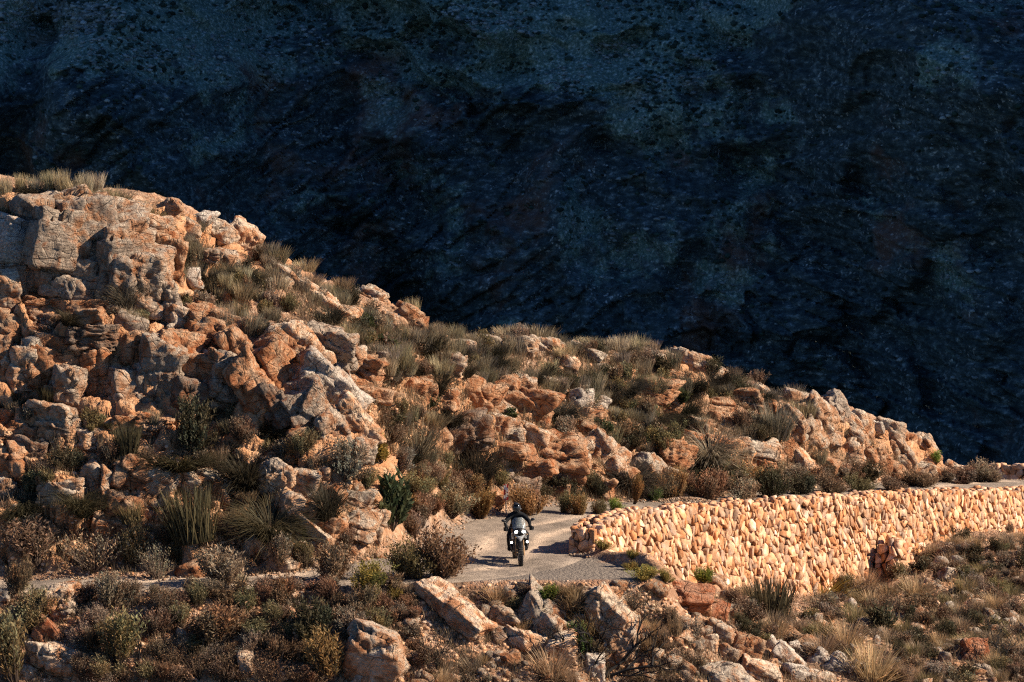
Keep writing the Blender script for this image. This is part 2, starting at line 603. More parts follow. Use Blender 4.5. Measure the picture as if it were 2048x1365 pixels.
def ground(X, Y):
    """smooth ground height, no stones yet; also the signed road distance past the kerb"""
    sd, rz, hw = road_dist(X, Y)
    zh = tps(H_FIT, X, Y)
    zl = tps(L_FIT, X, Y)
    wallzone = sm(2.2, 3.2, X) * (Y > 108)
    th = sm(0.0, 1.3, sd - hw)
    tl = sm(0.0, 1.0 - 0.6 * wallzone, -sd - hw - 0.05 * wallzone)
    z = np.where(sd >= 0, rz + (np.maximum(zh, rz - 3 + 3 * (1 - th)) - rz) * th, rz + (zl - rz) * tl)
    ai = apron_in(X, Y)
    pl = -0.03 - 0.085 * (Y - 106.8)
    pl = pl + (rz - 0.02 - pl) * sm(1.2, -0.1, np.abs(sd) - hw)
    z = z + (pl - z) * sm(-0.7, 0.0, ai)
    return z, sd, hw, ai


gx = np.arange(-19.0, 23.5, 0.092)
gy = np.concatenate([np.arange(93, 99, 0.25), np.arange(99, 116, 0.085), np.arange(116, 150, 0.12), np.arange(150, 160, 0.3)])
X, Y = np.meshgrid(gx, gy)
xf, yf = X.ravel(), Y.ravel()
zf, sd, hw, ai = ground(xf, yf)
Z = zf.reshape(X.shape)
gZy, gZx = np.gradient(Z, gy, gx)
Nn = np.stack([-gZx.ravel(), -gZy.ravel(), np.ones(len(xf))], 1)
steep = np.hypot(Nn[:, 0], Nn[:, 1])
Nn /= np.linalg.norm(Nn, axis=1)[:, None]
P0 = np.stack([xf, yf, zf], 1)
off_road = sm(0.1, 1.0, np.minimum(np.abs(sd) - hw, -ai))
up = (sd > 0)
rk = np.where(up, sm(0.5, 0.95, steep + 0.35 * fbm(P0 * 0.45, 3, 5)), sm(0.25, 0.5, fbm(P0 * 0.5, 3, 8)) * 0.6) * off_road
Pd = P0 @ np.array([[0.94, 0, 0.34], [0, 1, 0], [-0.34, 0, 0.94]])
o1, t1, g1 = cells(Pd * np.array([0.75, 0.75, 1.35]) + 0.25 * np.stack([fbm(P0 * 1.1, 2, 31)] * 3, 1), 40)
o2, t2, g2 = cells(Pd * np.array([2.4, 2.4, 4.2]), 60)
disp = rk * (0.30 * o1 + 0.38 * t1 - 0.35 * np.exp(-(g1 / 0.10) ** 2) + 0.09 * o2 + 0.10 * t2 - 0.09 * np.exp(-(g2 / 0.13) ** 2))
disp += off_road * (0.10 * fbm(P0 * 0.9, 4, 3) + 0.05 * fbm(P0 * 4.5, 3, 13))
keep_under = np.where((np.abs(sd) - hw) < 0.05, -0.07, 0.0) * (ai < -0.2) - 0.03 * (ai >= -0.2)
PT = P0 + Nn * (disp * off_road)[:, None]
PT[:, 2] += keep_under
hill_me = mesh_from('hillside', PT, grid_faces(len(gx), len(gy)), [M_SOIL], col=np.stack([rk, np.clip(np.maximum(sm(0.35, 0.0, np.abs(sd) - hw + 0.25 * fbm(P0 * 1.3, 3, 19)), sm(-0.25, 0.1, ai + 0.2 * fbm(P0 * 1.3, 3, 19))), 0, 1), 0 * rk, 1 + 0 * rk], 1))
hill = tag(link('hillside', hill_me), kind='structure')

TF = grid_faces(len(gx), len(gy))
BVH = BVHTree.FromPolygons(PT.tolist(), TF.tolist())
CAMV = Vector((0, 0, ZC))


def hit(px, py):
    """point of the hillside seen at a pixel of the photograph"""
    d = ray(px, py).normalized()
    p, n, _, t = BVH.ray_cast(CAMV, d)
    return (p, n, t) if p is not None else (None, None, None)


def drop(x, y):
    p, n, _, t = BVH.ray_cast(Vector((x, y, 60)), Vector((0, 0, -1)))
    return p


# valley floor and far ground so that nothing ends in the void
vx = np.linspace(-900, 1200, 60)
vy = np.linspace(-250, 1100, 60)
VX, VY = np.meshgrid(vx, vy)
vz = -150 + 10 * fbm(np.stack([VX.ravel() / 120, VY.ravel() / 120, 0 * VX.ravel()], 1), 3, 2)
vz -= 3 * sm(60, 170, VY.ravel())
tag(link('valley_floor', mesh_from('valley_floor', np.stack([VX.ravel(), VY.ravel(), vz], 1), grid_faces(60, 60), [M_SCRUB])), kind='structure')

# skirt from the hillside patch down to the valley
ring = [(x, 93.0) for x in gx[::8]] + [(gx[-1], y) for y in gy[::8]] + [(x, gy[-1]) for x in gx[::-8]] + [(gx[0], y) for y in gy[::-8]]
rv = []
for k, (x, y) in enumerate(ring):
    p = drop(min(max(x, gx[0] + 0.02), gx[-1] - 0.02), min(max(y, 93.02), gy[-1] - 0.02))
    z = p.z if p else -6
    dx, dy = x - 2, y - 124
    rv.append((x, y, z - 0.02))
    rv.append((2 + dx * 1.7, 124 + dy * 1.7, z - 16 - 4 * math.sin(k * 0.4)))
    rv.append((2 + dx * 5, 124 + dy * (4.0 if dy > 0 else 1.9), -160))
nr = len(ring)
rf = [(3 * i + j, 3 * ((i + 1) % nr) + j, 3 * ((i + 1) % nr) + j + 1, 3 * i + j + 1) for i in range(nr) for j in (0, 1)]
tag(link('lower_slope', mesh_from('lower_slope', np.array(rv), np.array(rf), [M_SCRUB])), kind='structure')

# road surface
rl = catmull(np.hstack([RC, RW[:, None]]), 40)
tg = np.gradient(rl[:, :2], axis=0)
tg /= np.linalg.norm(tg, axis=1)[:, None]
nrm = np.stack([tg[:, 1], -tg[:, 0]], 1)
nu = 61
q = np.linspace(-1, 1, nu)
D = q[None, :] * (rl[:, 3:4] + 0.25)
RX = rl[:, 0:1] + nrm[:, 0:1] * D
RY = rl[:, 1:2] + nrm[:, 1:2] * D
rp = np.stack([RX.ravel(), RY.ravel(), 0 * RX.ravel()], 1)
edge = (np.abs(D) - rl[:, 3:4]).ravel() + 0.10 * fbm(rp * 1.6, 3, 4)
rz_ = np.repeat(rl[:, 2], nu) + 0.035 * fbm(rp * 0.7, 4, 6) + 0.012 * noise(rp * 7, 9) - (0.22 - 0.17 * sm(-0.3, 0.2, apron_in(rp[:, 0], rp[:, 1]))) * sm(0.02, 0.3, edge)
rut = np.exp(-((np.abs(D + 0.35 * fbm(rp * 0.25, 2, 15).reshape(D.shape)) - 0.75) / 0.26) ** 2).ravel() * (0.65 + 0.8 * fbm(rp * 0.6, 3, 12))
rz_ -= 0.02 * rut
tag(link('gravel_road', mesh_from('gravel_road', np.stack([rp[:, 0], rp[:, 1], rz_], 1), grid_faces(nu, len(rl)), [M_ROAD], col=np.clip(rut, 0, 1))), kind='structure')

# ---------------------------------------------------------------- mountain across the valley
mu = np.concatenate([np.linspace(-700, -185, 30)[:-1], np.linspace(-185, 185, 540), np.linspace(185, 900, 40)[1:]])
mv = np.concatenate([np.linspace(-60, 0, 6)[:-1], np.linspace(0, 190, 340), np.linspace(190, 900, 60)[1:]])
MU, MV = np.meshgrid(mu, mv)
mu_, mv_ = MU.ravel(), MV.ravel()
q3 = np.stack([mu_, mv_, 0 * mu_], 1)
# the slope climbs with v; a cliff band under a gentler scrub shoulder, unseen face above the frame steepened to block the sun
shoulder = 106 + 9 * fbm(q3 / 60, 3, 3) - 0.05 * mu_ + 18 * sm(60, 130, mu_) + 26 * np.exp(-((mu_ - 84) / 18) ** 2)
ang = RAD(66) + (RAD(35) - RAD(66)) * sm(-12, 12, mv_ - shoulder)
ang = ang + (RAD(57) - ang) * sm(235, 300, mv_)
ang = ang.reshape(MU.shape)
dv = np.gradient(mv)[:, None]
my = np.cumsum(np.cos(ang) * dv, axis=0)
mz = np.cumsum(np.sin(ang) * dv, axis=0)
i0 = np.argmin(np.abs(mv))
my = (my - my[i0]).ravel() + 1000
mz = (mz - mz[i0]).ravel() - 145
mp_ = np.stack([mu_, my, mz], 1)
butt = -34 * sm(0, 7, (mu_ - 112) - (mv_ - 8) * 0.73 + 2.5 * fbm(q3 / 9, 3, 71)) * sm(60, 30, mv_) - 70 * sm(60, 130, mu_ + 0.25 * mv_ - 20) + 45 * np.exp(-((mu_ + 30 + 0.2 * mv_) / 26) ** 2) - 30 * np.exp(-((mu_ + 105) / 30) ** 2) + 25 * np.exp(-((mu_ + 140 - 0.1 * mv_) / 9) ** 2)
rot = mp_ @ np.array([[0.96, 0, 0.28], [0, 1, 0], [-0.28, 0, 0.96]])
tq = (mv_ - 0.20 * mu_ + 9 * fbm(q3 / 28, 3, 61)) / 15
tq2 = (mv_ - 0.28 * mu_ + 4 * fbm(q3 / 11, 3, 65)) / 4.6
terr = (6.0 * (tq % 1.0)) * (0.45 + 0.55 * np.clip(fbm(q3 / 40, 3, 66) + .5, 0, 1.4))
gul = ridged(np.stack([(mu_ * 0.8 + mv_ * 0.55) / 42, (mv_ * 0.8 - mu_ * 0.55) / 120, 0 * mu_], 1) + 0.25 * np.stack([fbm(q3 / 35, 3, 64)] * 3, 1), 3, 63)
big = 12 * gul + 14 * ridged(mp_ / 70, 3, 11) + 9 * fbm(mp_ / 25, 3, 21)
def turned(deg):
    c_, s_ = math.cos(RAD(deg)), math.sin(RAD(deg))
    return mp_ @ np.array([[c_, 0, s_], [0, 1, 0], [-s_, 0, c_]])


side = sm(20, 70, mu_)[:, None]
dip = turned(-38) * (1 - side) + turned(17) * side
oc, tc, gc = cells(dip * np.array([1 / 17, 1 / 12, 1 / 4.6]), 70)
ob, tb, gb = cells(dip * np.array([1 / 5.5, 1 / 4, 1 / 1.6]), 80)
veg = np.clip(sm(-10, 22, mv_ - shoulder) + 0.55 * fbm(mp_ / 18, 4, 57), 0, 1)
inn = sm(0.0, 1.0, 1.0 - np.maximum(np.abs(mu_) - 185, 0) / 60)
slab = sm(-0.35, 0.25, fbm(mp_ / 45, 3, 97))
fine_ = (0.35 + 0.65 * slab) * (3.4 * oc + 5.5 * tc - 1.6 * np.exp(-(gc / 0.07) ** 2)) * (1 - 0.85 * veg) + (0.9 * ob + 1.5 * tb - 0.5 * np.exp(-(gb / 0.1) ** 2)) * (0.3 + 0.7 * slab) * (1 - 0.7 * veg) + 0.8 * fbm(mp_ / 7, 3, 90)
mp_[:, 1] += butt - 340 * sm(175, 420, mu_) - big * 0.9 - fine_ * inn - terr * (1 - 0.9 * veg)  # right end pulled forward as an unseen spur, added to shade the mountain
mp_[:, 2] += 0.35 * np.maximum(mu_ - 150, 0) * sm(200, 420, mv_) + 2 * veg * fbm(mp_ / 12, 3, 44)  # unseen upper right raised to keep the sun off the slope; scrub bumps
MVEG, MSLAB = veg.copy(), slab.copy()
tag(link('mountain', mesh_from('mountain', mp_, grid_faces(len(mu), len(mv)), [M_MOUNT], smooth=False, col=veg)), kind='structure')

# rocks and bushes on the mountain, far too small and many to tell apart: two loose masses
mV = mp_.reshape(len(mv), len(mu), 3)
iu = np.where(np.abs(mu) < 178)[0]
iv = np.where((mv > 2) & (mv < 185))[0]
ic0 = ico_base = None
bm_0 = bmesh.new()
bmesh.ops.create_icosphere(bm_0, subdivisions=1, radius=1.0)
I0 = np.array([v.co[:] for v in bm_0.verts])
F0 = np.array([[v.index for v in f.verts] for f in bm_0.faces])
bm_0.free()


def far_mass(name, n, smin, smax, flat, colour, want):
    cand = np.stack([rng.uniform(iv[0], iv[-1] - 1, n * 8), rng.uniform(iu[0], iu[-1] - 1, n * 8)], 1)
    ci = cand.astype(int)
    P = mV[ci[:, 0], ci[:, 1]]
    w = want(P, MVEG.reshape(len(mv), len(mu))[ci[:, 0], ci[:, 1]])
    k = np.where(rng.random(len(w)) < w)[0][:n]
    P = P[k]
    s_ = smin + (smax - smin) * rng.random(len(k)) ** 3
    sh_ = rng.uniform(.6, 1.3, (len(k), len(I0), 1)) * I0[None] * np.array([1.2, 1, flat]) * s_[:, None, None]
    V = (P[:, None] + sh_ + np.array([0, -0.3, 0.2])).reshape(-1, 3)
    F = (F0[None] + np.arange(len(k))[:, None, None] * len(I0)).reshape(-1, 3)
    g = rng.uniform(.55, 1.4, (len(k), 1, 1)) * np.array([*colour, 1 / 1])[None, None] * np.ones((1, len(I0), 1))
    o = link(name, mesh_from(name, V, F, [M_FAR], smooth=False, col=g.reshape(-1, 4)))
    return tag(o, kind='stuff')


M_FAR = NT('far_rock_and_bush', .95, .05)
M_FAR.base(M_FAR.n('Attribute', attribute_name='tint').outputs['Color'])
M_FAR = M_FAR.m
far_mass('far_rocks', 9000, 0.22, 1.0, .6, (0.21, 0.245, 0.25), lambda P, v: np.clip(fbm(P / 14, 3, 301) * 1.3 + 0.18, 0, 1) * (0.05 + 0.95 * v * v))
far_mass('far_bushes', 6000, 0.3, 1.0, .8, (0.03, 0.05, 0.042), lambda P, v: np.clip(fbm(P / 20, 3, 311) + 0.3, 0, 1) * (0.25 + 0.75 * v))

# ---------------------------------------------------------------- dry-stone wall
M_STONE = NT('wall_stone', 0.85, 0.2)
_m = M_STONE
_co = _m.coord('Object')
_oi = _m.n('ObjectInfo')
_a = _m.n('Attribute', attribute_name='tint')
_c = _m.ramp(_m.noise(_co, 3.0, 6, 0.7), [(0.3, (0.36, 0.175, 0.085)), (0.48, (0.53, 0.305, 0.175)), (0.68, (0.69, 0.50, 0.365))])
_c = _m.mix(1.0, _c, _a.outputs['Color'], 'MULTIPLY')
_m.base(_c)
_m.bump(_m.noise(_co, 18, 5, 0.7), 0.03, 0.9)
M_STONE = _m.m
M_CORE = plain('wall_core_rubble', (0.07, 0.04, 0.025), 0.95, 0.1)


def clip_poly(poly, mx, my, nx, ny):
    out = []
    for i in range(len(poly)):
        a, b = poly[i], poly[(i + 1) % len(poly)]
        da = (a[0] - mx) * nx + (a[1] - my) * ny
        db = (b[0] - mx) * nx + (b[1] - my) * ny
        if da <= 0:
            out.append(a)
        if (da < 0) != (db < 0) and da != db:
            t = da / (da - db)
            out.append((a[0] + t * (b[0] - a[0]), a[1] + t * (b[1] - a[1])))
    return out


def rubble(L, htop, hbot, a, b, seed, place, tints):
    """irregular rubble facing over 0..L; place(s, h, out) gives the world point. Returns (size, verts, faces, tint) per stone."""
    r = random.Random(seed)
    pts = []
    rows = int(max(htop(s) - hbot(s) for s in np.linspace(0, L, 40)) / b) + 2
    for k in range(int(L / a) + 1):
        s0 = k * a
        h0, h1 = hbot(min(s0, L)), htop(min(s0, L))
        for j in range(rows):
            h = h0 + (j + 0.5 + (0.5 if k % 2 else 0)) * b
            if h < h1 + 0.05 and r.random() > 0.27:
                pts.append((s0 + r.uniform(-0.34, 0.34) * a, h + r.uniform(-0.36, 0.36) * b))
    asp = a / b
    wgt = [r.uniform(-.3, .2) if r.random() < .72 else r.uniform(.2, .55) for _ in pts]
    buckets = {}
    for i, (s, h) in enumerate(pts):
        buckets.setdefault((int(s / (2 * a)), int(h / (2 * b))), []).append(i)
    stones = []
    for i, (s, h) in enumerate(pts):
        poly = [(s + 1.3 * a * math.cos(t), (h + 1.3 * b * math.sin(t)) * asp) for t in np.arange(10) / 10 * 2 * math.pi]
        bi, bj = int(s / (2 * a)), int(h / (2 * b))
        for ii in (-1, 0, 1):
            for jj in (-1, 0, 1):
                for k in buckets.get((bi + ii, bj + jj), ()):
                    if k != i:
                        qs, qh = pts[k]
                        nx, ny = qs - s, (qh - h) * asp
                        l_ = math.hypot(nx, ny)
                        if l_ > 1e-6:
                            f = min(.75, max(.25, .5 + (wgt[i] - wgt[k]) * .5)); poly = clip_poly(poly, s + nx * f - nx / l_ * 0.005, h * asp + ny * f - ny / l_ * 0.005, nx / l_, ny / l_)
        if len(poly) < 3 or r.random() < 0.035:
            continue
        poly = [(max(-0.05, min(L + 0.05, x)), y / asp) for x, y in poly]
        poly = [(x, min(y, htop(min(max(x, 0), L)) + 0.06)) for x, y in poly]
        cx = sum(x for x, y in poly) / len(poly)
        cy = sum(y for x, y in poly) / len(poly)
        e = r.uniform(0.0, 0.06)
        tx, ty = r.uniform(-0.4, 0.4), r.uniform(-0.4, 0.4)
        n = len(poly)
        V = []
        for sc, o in ((1.0, -0.14), (1.0, e * 0.8), (0.95, e + 0.010)):
            for (x, y) in poly:
                dx, dy = (x - cx) * sc, (y - cy) * sc
                V.append(place(cx + dx, cy + dy, o + (tx * dx + ty * dy if o > -0.1 else 0) + r.uniform(-0.012, 0.012)))
        V.append(place(cx + r.uniform(-.05, .05), cy + r.uniform(-.08, .08), e + r.uniform(0.0, 0.035)))
        F = []
        for k in range(n):
            k2 = (k + 1) % n
            for lev in (0, 1):
                p0, p1 = lev * n + k, lev * n + k2
                F += [(p0, p1, p1 + n), (p0, p1 + n, p0 + n)]
            F.append((2 * n + k, 2 * n + k2, 3 * n))
        w = max(x for x, y in poly) - min(x for x, y in poly)
        hh = max(y for x, y in poly) - min(y for x, y in poly)
        g = r.uniform(0.55, 1.18)
        tn = r.choice(tints)
        stones.append((w * hh, V, F, tuple(g * t for t in tn)))
    return stones


def cap_stone(r, c, sx, sy, sz, yaw, tints):
    """a flat irregular coping stone, eight-sided with a bevelled top"""
    n = 7
    V = []
    ang = [(k + r.uniform(-0.25, 0.25)) / n * 2 * math.pi for k in range(n)]
    rad = [r.uniform(0.75, 1.1) for _ in range(n)]
    tx, ty = r.uniform(-0.25, 0.25), r.uniform(-0.25, 0.25)
    for sc, z in ((0.9, -0.5), (1.0, 0.1), (0.8, 0.5)):
        for a_, q_ in zip(ang, rad):
            x, y = math.cos(a_) * q_ * sc * sx, math.sin(a_) * q_ * sc * sy
            V.append((c[0] + x * math.cos(yaw) - y * math.sin(yaw), c[1] + x * math.sin(yaw) + y * math.cos(yaw), c[2] + z * sz + (tx * x + ty * y if z > 0 else 0)))
    V.append((c[0], c[1], c[2] + 0.56 * sz))
    F = []
    for k in range(n):
        k2 = (k + 1) % n
        for lev in (0, 1):
            p0, p1 = lev * n + k, lev * n + k2
            F += [(p0, p1, p1 + n), (p0, p1 + n, p0 + n)]
        F.append((2 * n + k, 2 * n + k2, 3 * n))
    g = r.uniform(0.75, 1.15)
    return (sx * sy * 1.4, V, F, tuple(g * t for t in r.choice(tints)))


TINTS = [(1, 1, 1), (1.05, 0.93, 0.85), (1.1, 1.08, 1.05), (0.85, 0.66, 0.5), (1.2, 1.28, 1.4), (0.95, 0.75, 0.58), (0.72, 0.76, 0.84), (1.05, 1.0, 0.95)]


def build_wall(name, label, stones, core, most):
    root = bpy.data.objects.new(name, None)
    COL.objects.link(root)
    b0 = core[0][0]
    root.location = b0
    tag(root, label, 'stone wall')
    o0 = Vector(b0)
    V, F = core
    link('core', mesh_from('core', np.array(V) - np.array(b0), np.array(F), [M_CORE], smooth=False), root)

    def key(s):
        p = s[1][0]
        return -s[0] * to_px(p)[2] ** 2
    stones = sorted(stones, key=key)
    for sz, V, F, tn in stones[:most]:
        c = np.mean(np.array(V), 0)
        me = mesh_from('stone', np.array(V) - c, np.array(F), [M_STONE], smooth=False, col=np.tile([*tn, 1.0], (len(V), 1)))
        link('stone', me, root, Vector(c) - o0)
    rest = stones[most:]
    if rest:
        VV, FF, CC, k = [], [], [], 0
        for sz, V, F, tn in rest:
            VV += V
            FF += [(a + k, b + k, c + k) for a, b, c in F]
            CC += [(*tn, 1.0)] * len(V)
            k += len(V)
        o = link('small_stones', mesh_from('small_stones', np.array(VV) - np.array(b0), np.array(FF), [M_STONE], smooth=False, col=np.array(CC)), root)
        tag(o, kind='stuff')
    return root


wp = catmull(WT, 12)
wb = np.interp(np.arange(len(wp)) / 12, np.arange(len(WB)), WB)
ds = np.r_[0, np.cumsum(np.linalg.norm(np.diff(wp[:, :2], axis=0), axis=1))]
LW = ds[-1]
wt = np.gradient(wp[:, :2], axis=0)
wt /= np.linalg.norm(wt, axis=1)[:, None]
wnrm = np.stack([wt[:, 1], -wt[:, 0]], 1)
TH = 0.6


def wall_at(s):
    s = min(max(s, 0), LW)
    f = [np.interp(s, ds, wp[:, k]) for k in range(3)]
    n = np.array([np.interp(s, ds, wnrm[:, k]) for k in range(2)])
    return f, n / np.linalg.norm(n), np.interp(s, ds, wb)


def w_top(s):
    z = wall_at(s)[0][2]
    if s < 0.9:                                # the broken, lower left end
        z -= 0.12 * (1 - s / 0.9) ** 0.5
    return z - 0.16 + 0.05 * math.sin(s * 2.1) + 0.03 * math.sin(s * 5.3)


def w_bot(s):
    return wall_at(s)[2] - 0.35


def place_front(s, h, o):
    (x, y, zt), n, zb = wall_at(s)
    batter = 0.10 * (zt - h)
    return (x + n[0] * (o + batter), y + n[1] * (o + batter), h)


p0_, n0_, _z = wall_at(0)
t0_ = np.array([-n0_[1], n0_[0]])              # along the wall, away from the left end


def place_end(s, h, o):
    """the left end, turning back over the wall's thickness"""
    return (p0_[0] + n0_[0] * (0.05 - s) - t0_[0] * o, p0_[1] + n0_[1] * (0.05 - s) - t0_[1] * o, h)


def place_back(s, h, o):
    (x, y, zt), n, zb = wall_at(LW - s)
    return (x - n[0] * (TH + o), y - n[1] * (TH + o), h)


st = rubble(LW, w_top, w_bot, 0.145, 0.215, 3, place_front, TINTS)
st += rubble(TH + 0.1, lambda s: w_top(0) + 0.02, lambda s: w_bot(0), 0.17, 0.22, 5, place_end, TINTS)
st += rubble(LW, lambda s: w_top(LW - s), lambda s: w_top(LW - s) - 1.2, 0.4, 0.35, 8, place_back, TINTS)
r_ = random.Random(4)
s_ = 0.1
while s_ < LW:
    (x, y, zt), n, zb = wall_at(s_)
    for o in (0.0, -0.28, -0.55):
        oo = o + r_.uniform(-0.08, 0.08)
        sx, sy = r_.uniform(0.08, 0.17), r_.uniform(0.08, 0.15)
        st.append(cap_stone(r_, (x + n[0] * oo + r_.uniform(-.05, .05), y + n[1] * oo, w_top(s_) + r_.uniform(0.0, 0.06)), sx, sy, r_.uniform(0.08, 0.17), r_.uniform(0, 3), TINTS))
    s_ += r_.uniform(0.2, 0.34)
# rubble fallen from the broken left end, leaning on the face
for k in range(26):
    s_ = r_.uniform(0.1, 1.5)
    (x, y, zt), n, zb = wall_at(s_)
    oo = r_.uniform(0.1, 0.55)
    st.append(cap_stone(r_, (x + n[0] * oo, y + n[1] * oo, zb + 0.05 + max(0, (0.65 - oo)) * r_.uniform(0.1, 0.9) * (1.2 - s_ * 0.6)), r_.uniform(.13, .26), r_.uniform(.1, .2), r_.uniform(.1, .22), r_.uniform(0, 3), TINTS[2:]))
cv, cf = [], []
for i in range(0, len(wp), 2):
    x, y, zt = wp[i]
    n = wnrm[i]
    zt = w_top(ds[i]) - 0.03
    zb = wb[i] - 0.6
    bt = 0.10 * (zt - zb)
    cv += [(x + n[0] * (bt - .05), y + n[1] * (bt - .05), zb), (x - n[0] * .05, y - n[1] * .05, zt), (x - n[0] * TH, y - n[1] * TH, zt), (x - n[0] * TH, y - n[1] * TH, zb)]
for i in range(len(cv) // 4 - 1):
    for j in range(4):
        cf.append((4 * i + j, 4 * i + 4 + j, 4 * i + 4 + (j + 1) % 4, 4 * i + (j + 1) % 4))
cf += [(0, 1, 2, 3), tuple(len(cv) - k for k in (1, 2, 3, 4))]
build_wall('stone_wall', 'long orange dry-stone retaining wall along the outer edge of the gravel road', st, (cv, cf), 300)

# buttress of loose stones against the wall
bp = at(1785, 1150, 125.6)
bn = np.array([wnrm[70][0], wnrm[70][1]])
bt_ = np.array([-bn[1], bn[0]])
BH = 1.25


def place_b(s, h, o):
    """left, front and right faces of a tapering pier"""
    t = h / BH
    hw_, dp = 0.62 - 0.16 * t, 1.0 - 0.35 * t
    a, b = dp, dp + 2 * hw_
    u = s
    if u < 1.0:
        p = (-hw_ - o, u * dp)
    elif u < 2.0:
        p = (-hw_ + (u - 1) * 2 * hw_, dp + o)
    else:
        p = (hw_ + o, dp * (3 - u))
    w = np.array([bp.x, bp.y]) + bt_ * p[0] + bn * (p[1] - 0.3)
    return (w[0], w[1], bp.z - 0.25 + h)


sb = rubble(3.0, lambda s: BH, lambda s: 0.0, 0.24, 0.24, 9, place_b, TINTS[:4] + [(0.8, 0.6, 0.5)])
for k in range(9):
    w = np.array([bp.x, bp.y]) + bt_ * r_.uniform(-.4, .4) + bn * r_.uniform(-.3, .35)
    sb.append(cap_stone(r_, (w[0], w[1], bp.z - 0.2 + BH + r_.uniform(0, .12)), r_.uniform(.15, .25), r_.uniform(.13, .2), r_.uniform(.12, .24), r_.uniform(0, 3), TINTS))
bv = []
for h in (0, BH):
    t = h / BH
    hw_, dp = 0.55 - 0.16 * t, 0.93 - 0.35 * t
    for a, b in ((-hw_, -0.1), (-hw_, dp), (hw_, dp), (hw_, -0.1)):
        w = np.array([bp.x, bp.y]) + bt_ * a + bn * (b - 0.3)
        bv.append((w[0], w[1], bp.z - 0.3 + h))
build_wall('stone_buttress', 'short squat pier of dark loose stones leaning on the long retaining wall', sb,
           (bv, [(0, 1, 5, 4), (1, 2, 6, 5), (2, 3, 7, 6), (3, 0, 4, 7), (4, 5, 6, 7)]), 120)

# low parapet beyond the far bend
FW = catmull(np.array([(24.2, 147.5, -4.25), (22.9, 151.4, -4.6), (20.4, 153.5, -4.85), (17.2, 155.8, -5.3), (12.5, 159.3, -6.0)]), 8)
fd = np.r_[0, np.cumsum(np.linalg.norm(np.diff(FW[:, :2], axis=0), axis=1))]
ft = np.gradient(FW[:, :2], axis=0)
ft /= np.linalg.norm(ft, axis=1)[:, None]


def place_f(s, h, o):
    x, y, z = [np.interp(s, fd, FW[:, k]) for k in range(3)]
    tx, ty = [np.interp(s, fd, ft[:, k]) for k in range(2)]
    return (x - ty * o * 1, y + tx * o * 1, z + h)


sf = rubble(fd[-1], lambda s: 0.0, lambda s: -1.1, 0.26, 0.24, 12, place_f, TINTS)
for k in range(70):
    s_ = r_.uniform(0, fd[-1])
    p = place_f(s_, 0.03, -r_.uniform(0.05, 0.4))
    sf.append(cap_stone(r_, p, r_.uniform(.14, .25), r_.uniform(.12, .2), r_.uniform(.1, .2), r_.uniform(0, 3), TINTS))
fv = []
for (x, y, z), (tx, ty) in zip(FW, ft):
    fv += [(x + ty * .06, y - tx * .06, z - 1.6), (x + ty * .06, y - tx * .06, z - .02), (x + ty * .5, y - tx * .5, z - .02), (x + ty * .5, y - tx * .5, z - 1.6)]
ff = [(4 * i + j, 4 * i + 4 + j, 4 * i + 4 + (j + 1) % 4, 4 * i + (j + 1) % 4) for i in range(len(fv) // 4 - 1) for j in range(4)]
build_wall('stone_parapet', 'low shaded stone parapet beyond the far bend of the road', sf, (fv, ff), 100)

# ---------------------------------------------------------------- rocks


def ico(level):
    bm = bmesh.new()
    bmesh.ops.create_icosphere(bm, subdivisions=level, radius=1.0)
    V = np.array([v.co[:] for v in bm.verts])
    F = np.array([[v.index for v in f.verts] for f in bm.faces])
    bm.free()
    return V / np.linalg.norm(V, axis=1)[:, None], F


ICO = {k: ico(k) for k in (2, 3, 4, 5, 6)}


